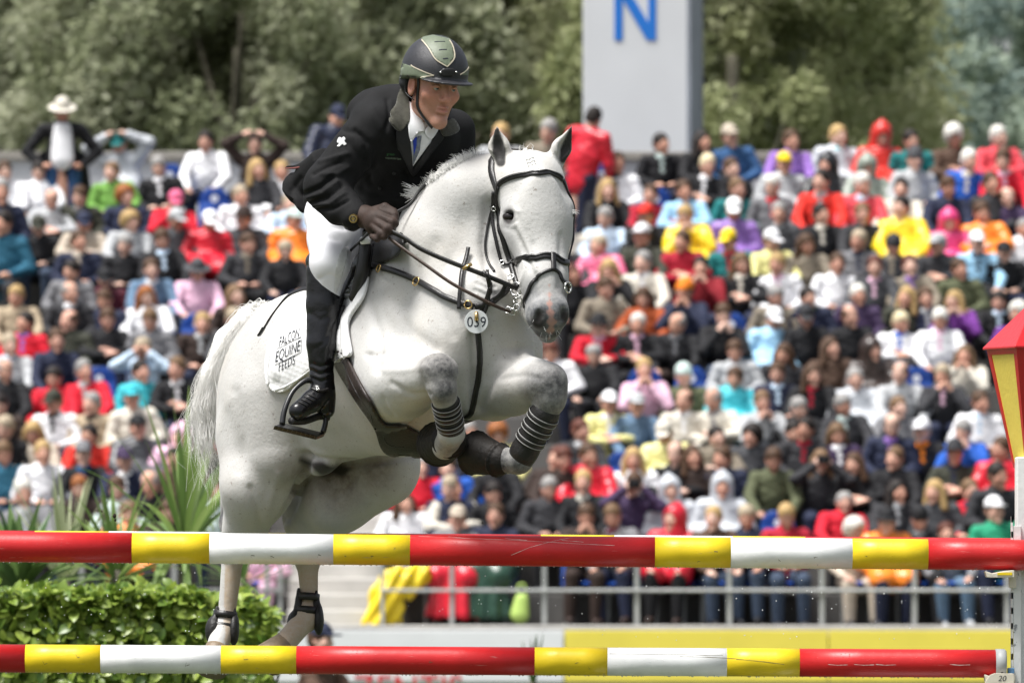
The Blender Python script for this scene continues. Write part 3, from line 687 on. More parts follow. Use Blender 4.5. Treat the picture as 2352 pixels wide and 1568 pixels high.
ARMS = {   # shoulder, elbow, wrist, hand  (mirrored)
    'A': ((.18, -.02, .91), (.27, -.05, .68), (.11, -.30, .62), (.06, -.36, .62)),
    'B': ((.18, -.02, .91), (.23, -.26, .72), (.07, -.22, .93), (.03, -.22, 1.00)),
    'C': ((.18, -.02, .91), (.26, -.12, .72), (.04, -.25, .74), (-.06, -.25, .76)),
    'D': ((.18, -.02, .91), (.28, -.22, .92), (.09, -.22, 1.08), (.05, -.20, 1.13)),
    'U': ((.18, -.02, .91), (.34, -.08, 1.10), (.12, -.14, 1.22), (.06, -.15, 1.24)),
    'K': ((.18, -.02, .91), (.25, -.16, .70), (.16, -.42, .58), (.13, -.46, .56)),
    'S': ((.20, .0, 1.42), (.38, .04, 1.18), (.21, -.06, 1.02), (.16, -.10, 1.02)),
    'Y': ((.20, .0, 1.42), (.28, -.06, 1.16), (.24, -.22, 1.00), (.22, -.26, .98)),
}
def hand(S, a, b):
    a, b = np.array(a), np.array(b); S.rc(a, b, .030, .036, .02); d = (b - a) / (np.linalg.norm(b - a) + 1e-9); s = np.cross(d, (0, 0, 1.0)); s /= np.linalg.norm(s) + 1e-9
    for k in (-1.5, -.5, .5, 1.5): S.rc(b + s * k * .017, b + d * (.062 - .008 * abs(k)) + s * k * .019, .010, .008, .006)
    S.rc(a + s * .03, b + s * .045 + d * .01, .012, .010, .006)
def body_mesh(pose, hk):
    st = pose in 'SY'; hc = HEADC + (np.array((0, .03, .50)) if st else 0); R = HEADS[hk]; sh = ARMS[pose][0][2]
    S = SDF((-.46, -.56, .36), (.46, .26, 1.78 if st else 1.32), .0125)
    S.rc((0, .0, .55), (0, -.01, sh - .08), .10, .10, .03); head_sdf(S, .9, True, np.array((0, -.02 if not st else .0, sh + .02)), hc, R)
    for s in (1, -1):
        m = np.array((s, 1, 1)); A = [np.array(p) * m for p in ARMS[pose]]
        if pose == 'C' and s < 0: A[2] = A[2] + (0, -.03, -.04); A[3] = A[3] + (0, -.03, -.04)
        S.chain(A[:3], [.05, .04, .028], .02); hand(S, A[2], A[3])
    v, q = S.poly(1); me = mesh_np('person', v, q, [CSKIN]); lips, brow, eye, blush, beard = face_masks((v - hc) @ R)
    vattr(me, 'blush', blush * .6); vattr(me, 'lips', lips * .8); vattr(me, 'eye', np.clip(eye * .6 + brow * .3, 0, 1)); return me
def jacket_mesh(pose, wide):
    st = pose in 'SY'; sh = ARMS[pose][0][2]; w = 1.12 if wide else 1.0
    S = SDF((-.52, -.52, .34), (.52, .30, 1.58 if st else 1.30), .014)
    if st: S.chain([(0, .02, .90), (0, .01, 1.18), (0, -.005, 1.38)], [.165 * w, .17 * w, .14 * w], .03, n=(0, 1, 0), q=.72)
    else: S.chain([(0, .02, .50), (0, -.01, .72), (0, -.03, .88)], [.185 * w, .175 * w, .145 * w], .03, n=(0, 1, 0), q=.75)
    S.rc((-.16, -.01, sh), (.16, -.01, sh), .072 * w, .072 * w, .05); S.rc((0, -.015, sh + .03), (0, -.03, sh + .085), .085, .072, .03)
    for s in (1, -1):
        m = np.array((s, 1, 1)); A = [np.array(p) * m for p in ARMS[pose]]
        if pose == 'C' and s < 0: A[2] = A[2] + (0, -.03, -.04)
        S.chain([A[0], A[1], A[2] * .95 + A[1] * .05], [.072 * w, .062 * w, .046 * w], .025)
    if wide and not st: S.rc((-.12, -.36, .54), (-.05, -.02, .62), .13, .16, .05); S.rc((.12, -.36, .54), (.05, -.02, .62), .13, .16, .05)
    S.el((0, -.05, sh + .12), (.055, .05, .07), None, .01, True)
    v, q = S.poly(2)
    ph = (v[:, 0] * 31 + np.sin(v[:, 2] * 23) * 2, v[:, 2] * 37 + v[:, 1] * 21)
    v = (v + vnorm(v, q) * (np.sin(ph[0]) * np.sin(ph[1]) * .006)[:, None]).astype(np.float32)
    return mesh_np('jacket', v, q, [CRAIN if wide else CCLOTH])
def leg_mesh(pose):
    st = pose in 'SY'; S = SDF((-.28, -.56, .03), (.28, .22, 1.08 if st else .66), .014)
    for s in (1, -1):
        if st: S.chain([(.09 * s, .02, .95), (.11 * s, 0, .52), (.12 * s, .02, .08)], [.115, .08, .062], .03)
        else: S.chain([(.09 * s, .03, .50), (.13 * s, -.42, .50), (.13 * s, -.39, .08)], [.10, .075, .056], .02)
    v, q = S.poly(2); return mesh_np('trousers', v, q, [CCLOTH])
def shoe_mesh(st):
    S = SDF((-.09, -.68, -.01), (.09, .16, .16), .012)
    y = .03 if st else -.38; S.rc((0, y, .05), (0, y - .17, .035), .045, .036, .02); S.rc((0, y, .10), (0, y, .05), .042, .046, .02)
    S.halfspace((0, 0, .002), (0, 0, -1)); v, q = S.poly(1); return mesh_np('shoe', v, q, [CSHOE])
def hair_mesh(kind):
    S = SDF((-.24, -.26, -.40), (.24, .26, .26), .010); C = lambda p, n: S.halfspace(np.array(p), np.array(n))
    if kind in ('s', 'b', 'w', 'l'):
        if kind == 'w': S.el((0, .02, .050), (.110, .122, .118), None, .01); S.el((0, .05, -.01), (.108, .08, .085), None, .03)
        else: S.el((0, .018, .048), (.086, .104, .096), None, .01); S.el((0, .05, -.005), (.082, .062, .07), None, .02)
        if kind == 'l':
            for s in (-1, 1): S.rc((.080 * s, .01, .02), (.100 * s, .0, -.17), .034, .042, .03)
            S.rc((0, .07, .0), (0, .08, -.20), .08, .09, .03)
        S.el((0, -.118, -.035), (.074, .082, .115), None, .01, True)
        if kind == 'b': S.el((0, -.06, .12), (.088, .13, .085), None, .01, True)
    elif kind == 'c':
        S.el((0, .008, .058), (.088, .108, .098), None, .01); C((0, -.06, .042), (0, -.10, -1)); S.el((0, -.115, .046), (.075, .085, .010), None, .01)
    elif kind == 'r':
        S.el((0, .008, .065), (.088, .106, .105), None, .01); C((0, 0, .04), (0, 0, -1)); S.el((0, 0, .046), (.165, .185, .012), None, .015)
    elif kind == 'k':
        S.el((0, .010, .060), (.090, .108, .108), None, .01); C((0, -.06, .028), (0, -.12, -1)); S.rc((-.05, -.075, .036), (.05, -.075, .036), .022, .022, .02)
    elif kind == 'h':
        S.el((0, .025, .045), (.112, .125, .125), None, .02); S.rc((0, .03, .06), (0, .05, .175), .06, .02, .05); S.rc((0, .03, -.05), (0, .05, -.19), .11, .13, .05)
        S.el((0, -.12, -.02), (.066, .11, .098), None, .012, True)
    v, q = S.poly(1)
    if kind in 'swl': v = (v + vnorm(v, q) * (.003 * np.sin(v[:, 0] * 130 + 3 * np.sin(v[:, 2] * 60)) * np.sin(v[:, 1] * 90))[:, None]).astype(np.float32)
    nm = {'s': 'hair', 'b': 'hair', 'w': 'hair', 'l': 'hair', 'c': 'cap', 'r': 'hat', 'k': 'beanie', 'h': 'hood'}[kind]
    return nm, mesh_np(nm, v, q, [{'h': CRAIN}.get(kind, CHAIR if kind in 'sbwl' else CHAT)])
def v_mesh():     # shirt front and collar
    S = SDF((-.12, -.24, .60), (.12, .05, 1.06), .011); S.rc((0, -.098, .94), (0, -.140, .70), .066, .022, .02, n=(0, 1, 0), q=.5); S.rc((-.045, -.075, .965), (.045, -.075, .965), .030, .030, .03); v, q = S.poly(1); return mesh_np('shirt', v, q, [CCLOTH])
def poncho_mesh():
    S = SDF((-.40, -.66, .02), (.40, .1, .74), .014); S.rc((-.14, -.05, .60), (-.15, -.44, .53), .13, .13, .04); S.rc((.14, -.05, .60), (.15, -.44, .53), .13, .13, .04); S.rc((0, -.42, .53), (.03, -.46, .14), .20, .27, .05, n=(0, 1, 0), q=.55); S.halfspace((0, 0, .10), (0, 0, -1)); v, q = S.poly(2)
    v = (v + vnorm(v, q) * (np.sin(v[:, 0] * 46 + v[:, 2] * 4) * .018 * np.clip((.62 - v[:, 2]) * 3, 0, 1))[:, None]).astype(np.float32); return mesh_np('poncho', v, q, [CRAIN])
def camera_mesh():
    mb = MB(); mb.box((-.065, -.30, 1.10), (.065, -.22, 1.19)); mb.tube([(0, -.30, 1.145), (0, -.40, 1.145)], .036, 12); return mb.mesh('camera', CSHOE)
POSES = 'ABCDUKSY'
_b, _j, _h, _l = {}, {}, {}, {}
def get(d, k, f):
    if k not in d: d[k] = f()
    return d[k]
COLS = dict(black=(.012, .012, .014), charcoal=(.032, .032, .036), dgrey=(.06, .062, .068), grey=(.17, .17, .18), lgrey=(.40, .41, .42), silver=(.46, .48, .51), white=(.78, .78, .80), cream=(.62, .58, .50), beige=(.48, .41, .33), tan=(.40, .32, .22), taupe=(.20, .17, .13),
    brown=(.085, .05, .034), dbrown=(.035, .022, .018), navy=(.018, .023, .05), blue=(.03, .085, .20), royal=(.02, .10, .45), denim=(.11, .18, .27), pblue=(.50, .62, .75), lblue=(.30, .52, .70), turq=(.05, .45, .52), petrol=(.02, .10, .16), teal=(.012, .15, .15), mint=(.48, .58, .55), green=(.16, .34, .07),
    olive=(.085, .095, .05), dolive=(.04, .042, .03), dgreen=(.018, .055, .035), emerald=(.02, .26, .14), yellow=(.78, .56, .02), pyellow=(.70, .66, .28), orange=(.80, .22, .02), rust=(.34, .07, .02), red=(.58, .012, .03), rred=(.62, .03, .02), crimson=(.36, .012, .03), dred=(.22, .01, .018), coral=(.66, .07, .09), pink=(.70, .14, .26), hotpink=(.68, .05, .20), lpink=(.72, .45, .58), purple=(.25, .13, .42), dpurple=(.05, .03, .075), violet=(.14, .03, .22), maroon=(.08, .014, .026), sage=(.22, .25, .21))
CN = dict(dgrey='dark grey', lgrey='light grey', dbrown='dark brown', royal='bright blue', pblue='pale blue', lblue='light blue', turq='turquoise', mint='pale mint', dolive='dark olive', dgreen='dark green', emerald='emerald green', pyellow='pale yellow', rred='orange red', dred='dark red', coral='coral red', hotpink='hot pink', lpink='light pink', dpurple='dark purple', sage='grey green', silver='translucent silver grey')
HAIRC = dict(bn=('brown', (.075, .040, .022)), dk=('dark', (.018, .013, .011)), bl=('blond', (.42, .28, .12)), wh=('white', (.62, .60, .55)), gr=('grey', (.27, .26, .25)), gb=('greying blond', (.38, .31, .22)), gi=('ginger', (.26, .09, .025)), au=('reddish brown', (.10, .032, .02)), pb=('platinum blond', (.62, .53, .34)), lb=('light brown', (.16, .095, .05)))
CROPS = {'A': (0, 172.3, .29297), 'B': (0, 574.2, .2442), 'C': (0, 861.3, .2442), 'D': (1263.3, 229.7, .2442), 'E': (1777.8, 229.7, .2442), 'F': (1263.3, 555.3, .2442), 'G': (1777.8, 555.3, .2442), 'H': (1263.3, 880.9, .2442), 'I': (1777.8, 880.9, .2442), 'J': (861.3, 976.2, .2442), 'P': (0, 0, 1)}
# place x, y, garment colour, head, then: p raincoat, V:colour shirt, arms pose letter, t = shirt/top, g:label word, L:leg colour, H:head turn
TABLE = '''
A 1010 545 silver c:teal p U2 H:d
A 1645 525 white s:dk t Hf
A 1985 545 dbrown s:dk U Hf
A 40 760 white s:bn t
A 330 760 white s:dk t
A 940 765 green s:lb Hr g:hoodie
A 1315 725 black s:gr V:white H:d
A 2045 745 charcoal l:bl H:l
A 15 905 navy s:gr
A 390 975 lgrey b:gr H:d t
A 622 955 dolive s:bn V:grey
A 1000 955 navy w:gi
A 1320 985 red c:pink B V:pblue H:d
A 1880 950 white s:gb t
A 45 1165 petrol s:dk
A 300 1190 black c:dolive H:d
A 650 1165 beige c:navy H:d
A 990 1155 lgrey w:bl
A 1345 1135 dgrey c:lgrey
A 1620 1150 red c:white p
A 1925 1130 dgrey r:dbrown
A 2285 1140 orange c:mint p
A 630 1310 navy s:bn V:beige
A 965 1340 black s:gr
A 1325 1295 black s:bn V:pblue
A 1920 1325 charcoal s:bn V:taupe
A 2240 1380 black s:gb H:d
B 655 195 grey s:dk V:black
B 985 305 maroon c:black H:d
B 1450 180 denim s:bn V:white
B 1840 200 lpink r:dgrey t K H:d
B 2265 430 dbrown l:lb H:l
B 165 440 tan s:bl
B 650 405 charcoal b:gr V:white
B 1010 475 navy s:bn
B 1440 440 white l:gi t H:dl
B 2200 650 dgrey s:gb
B 220 690 red s:dk V:purple
B 655 670 dolive b:bn
B 1000 655 black s:bn C
B 1455 655 grey s:lb t
B 1855 690 dbrown s:bl V:lgrey
B 105 890 lgrey s:gb V:pblue
B 530 850 navy s:bn
B 60 1140 black b:gr
B 1330 925 pblue s:gb D t
B 520 1205 red s:dk
B 875 1140 red s:gr V:lgrey
B 1350 1150 turq s:dk
B 1700 1115 black s:lb V:white
B 60 1455 dbrown s:dk
B 545 1435 white c:dolive V:black
B 895 1445 tan s:gr V:black
B 1340 1375 cream c:turq
C 40 490 black s:gb
C 355 540 beige l:bl
C 840 570 rred s:dk
C 1280 500 dgrey c:black p
C 1640 580 lpink h: p
C 60 740 petrol s:lb
C 405 735 white s:bl t
C 800 750 black c:grey V:blue
C 1205 800 navy c:dpurple V:white
C 1660 790 brown s:dk
C 390 1050 grey s:wh V:lgrey K
C 790 1060 dbrown s:gi
C 1215 1060 mint s:bn
C 1500 1010 black b:gr
C 1205 1310 orange s:lb p
C 1525 1285 dbrown s:bn
C 2085 1060 mint s:bn H:l
C 1985 800 black c:hotpink H:d
C 30 1330 blue s:bn
C 2010 870 charcoal s:gr
D 620 600 white s:bn V:charcoal H:l
D 1050 420 black s:dk V:mint H:l
D 1410 400 black l:dk H:l
D 1800 345 blue c:beige H:l
D 2220 390 purple s:bn H:l
D 1375 610 black s:pb V:white
D 1650 650 black s:bn H:l
D 2165 610 lgrey c:yellow V:olive p
D 535 850 black l:bl
D 935 900 crimson s:bn
D 1300 860 lblue s:bn H:l
D 1715 840 teal s:lb V:grey
D 2085 815 grey s:wh V:red
D 520 1115 pblue s:gr t
D 920 1095 black c:rred V:white
D 1370 1090 yellow s:bl B V:red p
D 1720 1045 purple c:white p
D 2160 1070 dgrey s:gr V:lgrey
D 500 1375 pink s:gb H:r p
D 865 1285 dolive c:white H:r
D 1275 1330 crimson s:bn g:hoodie
D 1740 1325 teal c:yellow V:red
D 2100 1330 pyellow c:white
D 205 1180 cream s:bn
E 550 350 silver s:bl p V:turq
E 965 350 rred h: p V:crimson
E 1305 385 teal s:dk H:l
E 1735 355 brown w:wh
E 2105 355 coral s:wh H:l
E 500 625 black h: p
E 860 645 sage h: p
E 1285 570 lgrey k:dgrey t g:hoodie
E 1740 570 royal s:wh V:cream
E 2150 570 red s:bn V:lpink
E 430 770 rred s:dk V:lgrey H:r
E 795 800 coral s:wh V:pblue
E 1180 845 cream s:dk V:lgrey
E 1605 820 navy s:bn
E 2080 790 charcoal s:bn
E 2210 920 dpurple b:lb
E 460 1085 black s:dk V:cream
E 825 1080 charcoal s:lb
E 1230 1020 yellow s:dk p H:r
E 1650 1150 hotpink h: p H:d
E 2020 1065 orange s:bn p
E 330 1360 taupe l:bn
E 770 1330 grey s:gb V:navy
E 1110 1380 charcoal k:charcoal V:taupe
E 1570 1365 charcoal c:lgrey
E 1905 1345 lblue c:white V:navy
E 2175 1435 black c:black
E 2315 1300 white s:gr t
F 890 200 cream s:gr V:white
F 565 260 black l:bl V:white B
F 1475 245 dred s:dk B
F 1810 210 black l:lb V:cream
F 2195 215 white s:bl V:lpink
F 490 440 taupe s:bn
F 880 530 rust l:bn H:d
F 1295 470 navy k:orange B
F 2115 520 taupe s:gr
F 430 790 red r:black V:lpink
F 840 770 black s:wh V:lpink g:leather_jacket
F 1180 775 black b:gr V:grey g:leather_jacket K
F 1590 690 black s:bn B
F 2030 735 lblue c:white p H:d
F 100 1030 white s:au
F 455 1070 black s:gr H:d K
F 910 1210 lpink s:bl B
F 1290 1265 olive k:mint
F 1660 1280 turq s:bn p
F 1770 1030 lgrey s:bn H:d
F 2160 1060 charcoal l:bn
F 2110 1240 navy s:bn V:pblue
F 195 310 black l:au H:l
G 530 215 white s:bn t
G 940 240 dgrey s:au V:lpink
G 1345 230 taupe s:au V:purple
G 1765 260 olive s:bn H:l g:hoodie
G 370 520 navy s:dk V:green H:l
G 785 505 dpurple s:wh
G 1190 520 dolive l:bl
G 1480 525 navy s:bn V:lgrey
G 1720 560 violet l:bl B
G 2055 560 black s:dk V:pblue
G 310 700 black c:charcoal K
G 750 700 black b:bn g:leather_jacket
G 1135 765 white s:pb V:royal
G 1545 735 white s:wh V:lpink t
G 2285 690 violet w:wh
G 560 1005 brown l:bn
G 910 1020 dbrown h: p
G 1775 1075 cream l:lb B
G 360 1250 black l:bn V:crimson
G 790 1290 silver s:gr p
G 1195 1240 lgrey b:bn
G 1560 1260 charcoal s:gb V:lpink B
H 520 185 pyellow c:white V:white
H 780 200 denim c:lgrey
H 1255 165 cream b:bn V:white
H 1610 150 cream b:gr V:grey
H 1995 170 lgrey s:lb B
H 255 445 charcoal s:au V:lgrey
H 1135 455 pyellow c:cream p
H 1555 500 taupe s:dk H:l
H 1880 490 dgrey w:dk H:r
H 2310 455 charcoal s:dk V:red
H 345 670 red s:bn p H:l
H 825 710 white l:bl
H 1195 665 black b:bn g:leather_jacket C
H 1695 695 navy s:bn
H 2070 705 olive s:bn K
H 350 935 black s:bl V:cream
H 740 945 dpurple s:bn D
H 1170 1000 silver h: p
H 1595 975 silver h: p V:lgrey
H 285 1250 dbrown s:bn B H:d
H 680 1250 grey s:lb V:maroon
H 1130 1275 red h: p
H 1560 1265 brown s:bl H:r
H 1860 1260 navy s:gb H:d
H 2220 1240 crimson s:bl H:d
H 30 690 dbrown s:au
H 1420 690 dbrown l:bn
I 240 230 black s:gr
I 725 200 charcoal s:gr V:mint
I 1150 225 grey s:lb
I 1890 180 white s:bn V:pblue
I 210 420 charcoal s:dk V:crimson
I 640 480 dpurple l:lb V:white
I 1050 385 navy b:bn V:purple
I 1410 450 black c:white V:orange
I 1800 455 royal s:gr B
I 410 730 charcoal l:lb D
I 850 745 black l:bn C
I 1120 705 black s:lb H:r
I 1690 660 dolive r:charcoal V:navy
I 2065 860 charcoal s:dk H:l
I 1130 1015 charcoal l:dk V:lgrey
I 1560 1010 dgrey l:bl H:r
I 1840 1010 red s:lb V:navy
I 590 1195 red s:gr
I 2130 1195 emerald c:white H:l
I 1025 1290 orange r:black p
I 1390 1275 black k:black V:grey
I 2140 620 red s:bn p
P 1968 1216 beige w:wh L:beige
P 2183 1226 grey s:au L:denim
J 300 720 white l:bn L:charcoal
J 740 600 cream s:au V:charcoal
J 800 400 royal s:bn
J 1100 640 black s:dk
J 1620 310 dbrown s:au
J 1590 600 charcoal s:gr H:d
J 735 880 grey c:beige L:red
J 1095 845 navy s:bn L:dgreen
J 430 400 red s:gr
J 560 330 navy s:bn
J 1215 330 black s:bn
J 1200 90 pyellow w:gi
J 905 60 charcoal s:gr
P 1247 303 taupe s:gr
P 1146 312 lgrey s:bl
P 1040 1120 navy s:gb
P 590 1255 lpink s:bn L:lpink
P 655 395 white s:bl t
P 664 500 pblue s:gb
P 1296 560 charcoal s:bn
'''.strip().splitlines()
people = []
for ln in TABLE:
    t = ln.split(); ox, oy, k = CROPS[t[0]]; u, v = ox + float(t[1]) * k, oy + float(t[2]) * k
    e = dict(u=u, v=v, col=t[3], hk=t[4].split(':')[0], hc=t[4].split(':')[1], wide='p' in t[5:], top='t' in t[5:], pose=None, V=None, leg=None, turn=None, word=None)
    for f in t[5:]:
        if f.startswith('V:'): e['V'] = f[2:]
        elif f.startswith('L:'): e['leg'] = f[2:]
        elif f.startswith('g:'): e['word'] = f[2:].replace('_', ' ')
        elif f.startswith('H'): e['turn'] = f.replace('H:', '').replace('H', '')
        elif f[0] in 'ABCDUK' and len(f) <= 2: e['pose'] = f[0]
    if e['hk'] == 'h': e['hc'] = e['col']
    people.append(e)
rowv = [HV - (PZ + RISE * r + 1.11 - ZC) * F / (PY0 + RUN * r) for r in range(NR)]
for e in people: e['row'] = min(range(NR), key=lambda r: abs(rowv[r] - e['v']))
taken = {}
people.sort(key=lambda e: (e['row'], e['u']))
for r in range(NR):       # nobody sits inside a neighbour
    L = [e for e in people if e['row'] == r]
    for a, b in zip(L, L[1:]):
        if b['u'] - a['u'] < 62:
            m = b if abs(rowv[min(r + 1, NR - 1)] - b['v']) < abs(rowv[min(r + 1, NR - 1)] - a['v']) else a
            for r2 in ((r + 1, r - 1) if m['v'] < rowv[r] else (r - 1, r + 1)):
                if 0 <= r2 < NR and all(abs(o['u'] - m['u']) > 60 for o in people if o['row'] == r2): m['row'] = r2; break
def hairword(e):
    c = HAIRC.get(e['hc'], (CN.get(e['hc'], e['hc']), None))[0]
    return {'s': f'short {c} hair', 'l': f'long {c} hair', 'w': f'bushy {c} hair', 'b': f'receding {c} hair', 'c': f'a {c} cap', 'r': f'a {c} brimmed hat', 'k': f'a {c} beanie', 'h': 'the hood up'}[e['hk']]
ORD = ['front', 'second', 'third', 'fourth', 'fifth', 'sixth', 'seventh', 'eighth', 'ninth', 'tenth', 'eleventh', 'twelfth', 'thirteenth', 'second highest', 'highest']
for e in people:
    g = e['word'] or ('raincoat' if e['wide'] else 'shirt' if e['top'] else 'jacket'); e['wear'] = CN.get(e['col'], e['col']) + ' ' + g
    e['full'] = e['wear'] + (f" over {CN.get(e['V'], e['V'])}" if e['V'] and not e['top'] else '')
    e['base'] = f"spectator in {e['full']} with {hairword(e)}"
from collections import Counter
cnt = Counter(e['base'] for e in people)
for r in range(NR):
    L = sorted((e for e in people if e['row'] == r), key=lambda e: e['u'])
    for i, e in enumerate(L): e['left'] = L[i - 1] if i else None; e['right'] = L[i + 1] if i < len(L) - 1 else None
for e in people:
    e['label'] = e['base']
    if cnt[e['base']] > 1: e['label'] = f"{e['base']}, {ORD[e['row']]} row"
cnt2 = Counter(e['label'] for e in people)
for e in people:
    if cnt2[e['label']] > 1:
        nb = e['left'] or e['right']; e['label'] = f"{e['base']} {'right' if e['left'] else 'left'} of {nb['wear']}"
SKINS = [(.60, .35, .26), (.64, .40, .31), (.56, .31, .22), (.52, .28, .20), (.66, .43, .34), (.58, .33, .25)]
def child(nm, me, par, col, loc=(0, 0, 0), R=None):
    o = bpy.data.objects.new(nm, me); COL.objects.link(o); o.parent = par; o.location = loc; o.color = (*col, 1)
    if R is not None: o.rotation_euler = Matrix(R.tolist()).to_euler()
    return o
def jitter(c, a=.12):
    f = 1 + rnd.uniform(-a, a); return tuple(min(.85, x * f) for x in c)
def make_person(e, loc, yaw, sx, sz, pose, hk):
    st = pose in 'SY'
    o = bpy.data.objects.new('person', get(_b, (pose, hk), lambda: body_mesh(pose, hk))); COL.objects.link(o)
    o.location = loc; o.rotation_euler.z = RAD(yaw); o.scale = (sx, sx, sz); o.color = (*jitter(rnd.choice(SKINS), .15), 1)
    tag(o, e['label'], 'person', 'spectators on the grandstand')
    c = jitter(COLS[e['col']], .08)
    child('jacket', get(_j, (pose, e['wide']), lambda: jacket_mesh(pose, e['wide'])), o, c)
    legc = COLS[e['leg']] if e['leg'] else rnd.choice([COLS['navy'], COLS['black'], COLS['charcoal'], (.045, .065, .105), COLS['navy'], COLS['dbrown'], COLS['black']])
    child('trousers', get(_l, ('l', st), lambda: leg_mesh(pose)), o, jitter(legc)); sc_ = rnd.choice([COLS['black'], COLS['dbrown'], COLS['lgrey'], COLS['charcoal']]); sm_ = get(_l, ('s', st), lambda: shoe_mesh(st)); child('shoe', sm_, o, sc_, (.13, 0, 0)); child('shoe', sm_, o, sc_, (-.13, 0, 0))
    hc = HEADC + (np.array((0, .03, .50)) if st else 0); nm, me = get(_h, e['hk'], lambda: hair_mesh(e['hk']))
    hcol = HAIRC[e['hc']][1] if e['hc'] in HAIRC else (c if e['hk'] == 'h' else COLS[e['hc']])
    child(nm, me, o, jitter(hcol, .1), hc, HEADS[hk])
    if e['hk'] in 'crk': n2, m2 = get(_h, 'b', lambda: hair_mesh('b')); child(n2, m2, o, rnd.choice([HAIRC[k][1] for k in ('bn', 'gr', 'dk', 'lb')]), hc, HEADS[hk])
    if e['V'] and not st: child('shirt', get(_l, 'v', v_mesh), o, jitter(COLS[e['V']]))
    if e['leg'] in ('red', 'dgreen') and not st: child('poncho', get(_l, 'pon', poncho_mesh), o, COLS[e['leg']])
    if pose == 'D' and 'D' in str(e['pose']) and e['col'] != 'pblue': child('camera', get(_l, 'cam', camera_mesh), o, COLS['black'])
    return o
for e in people:
    r = e['row']; Y = PY0 + RUN * r; pl = PZ + RISE * r; zh = ZC + (HV - e['v']) * Y / F
    sz = min(1.24, max(.86, (zh - pl) / 1.11)); sx = min(1.14, max(1.04, sz)) * (1.04 if e['wide'] else 1.0)
    pose = e['pose'] or rnd.choice('AAAAAKKKKC'); hk = e['turn'] if e['turn'] in HEADS else rnd.choice(['f', 'f', 'l', 'r', 'd', 'dr', 'dl'])
    o = make_person(e, ((e['u'] - CU) * Y / F, Y - .05, pl), rnd.uniform(-13, 13), sx, sz, pose, hk); o.rotation_euler.x = RAD(rnd.uniform(-1, 7)); o.rotation_euler.y = RAD(rnd.gauss(0, 2.5))
# those who stand
def standing(u, v, row, label, col, hk, hc, legc, yaw, V=None, pose='S', wide=False, tilt=0):
    Y = PY0 + RUN * row - .05; pl = PZ + RISE * row; sz = (ZC + (HV - v) * Y / F - pl) / 1.61
    e = dict(label=label, col=col, hk=hk, hc=hc, wide=wide, leg=legc, V=None, pose=pose); o = make_person(e, ((u - CU) * Y / F, Y, pl), yaw, min(1.1, max(.95, sz)), sz, pose, 'd'); o.rotation_euler.y = RAD(tilt)
    if V: S = SDF((-.14, -.22, .92), (.14, .02, 1.56), .012); S.rc((0, -.075, 1.40), (0, -.10, 1.10), .105, .125, .02, n=(0, 1, 0), q=.45); v2, q2 = S.poly(1); child('shirt', mesh_np('shirt', v2, q2, [CCLOTH]), o, COLS[V])
    return o
cow = standing(143, 257, 13, 'man standing in cream brimmed hat, white shirt and long black coat', 'black', 'r', 'cream', 'blue', 4, 'white')
S = SDF((-.36, -.10, .45), (.36, .28, 1.2), .014); S.rc((-.17, .08, 1.1), (-.22, .10, .55), .10, .13, .03, n=(0, 1, 0), q=.5); S.rc((.17, .08, 1.1), (.22, .10, .55), .10, .13, .03, n=(0, 1, 0), q=.5); S.rc((0, .12, 1.1), (0, .14, .55), .14, .2, .03, n=(0, 1, 0), q=.4)
v2, q2 = S.poly(1); child('coat_tail', mesh_np('coat_tail', v2, q2, [CCLOTH]), cow, COLS['black'])
standing(1300, 268, 13, 'spectator standing turned away in a red jacket under the sign tower', 'red', 's', 'dk', 'navy', 150, None, 'Y', True, -12)
standing(728, 266, 13, "spectator standing in navy raincoat and navy cap behind the rider's back", 'navy', 'c', 'navy', 'navy', 20, None, 'Y', True, 8)
# the one crouching by the boards
e = dict(label='crouching person in brown jacket and dark cap below the stairway', col='brown', hk='c', hc='navy', wide=False, leg='taupe', V=None, pose='A', turn='f')
o = make_person(e, (PY(722, 0, 58).x, 58, ZC + (HV - 1468) * 58 / F - 1.11 + .0), 62, .98, 1.0, 'K', 'f'); del o['group']
o.scale = (1, 1, 1); o.location.z = ZC + (HV - 1470) * 58 / F - 1.11
st_ = MB(); 
# seats: those seen empty and those of the front row
SEATM = mat('blue_plastic_seat', (.02, .075, .34), .4, .5, .08, 12); NUMM = mat('seat_number_plate', (.70, .72, .76), .5, .4, .03, 30)
def seat_meshes():
    S = SDF((-.26, -.40, .36), (.26, .16, .88), .013); S.rc((-.14, -.28, .42), (.14, -.28, .42), .035, .035, .02); S.rc((-.15, -.06, .42), (.15, -.06, .42), .03, .03, .02)
    S.chain([(0, -.26, .415), (0, .0, .415)], [.20, .20], .02, n=(0, 0, 1), q=.12); S.chain([(0, .05, .48), (0, .10, .70)], [.20, .19], .03, n=(0, 1, .2), q=.12); v, q = S.poly(2); a = mesh_np('seat_shell', v, q, [SEATM])
    mb = MB(); mb.tube([(0, .045, .74), (0, .030, .74)], .045, 16); b = mb.mesh('number_plate', NUMM)
    mb = MB(); mb.box((-.16, -.12, .0), (-.13, .06, .40)); mb.box((.13, -.12, .0), (.16, .06, .40)); mb.box((-.16, -.05, .36), (.16, .0, .39)); c = mb.mesh('bracket', RAILM); return a, b, c
SEATP = seat_meshes()
def seat(u, row, label):
    Y = PY0 + RUN * row; e = empty('stadium_seat', ((u - CU) * Y / F, Y, PZ + RISE * row)); tag(e, label, 'seat', 'blue plastic seats on the grandstand')
    for nm, me in zip(('seat_shell', 'number_plate', 'bracket'), SEATP):
        o = bpy.data.objects.new(nm, me); COL.objects.link(o); o.parent = e
nS = 0; used = set()
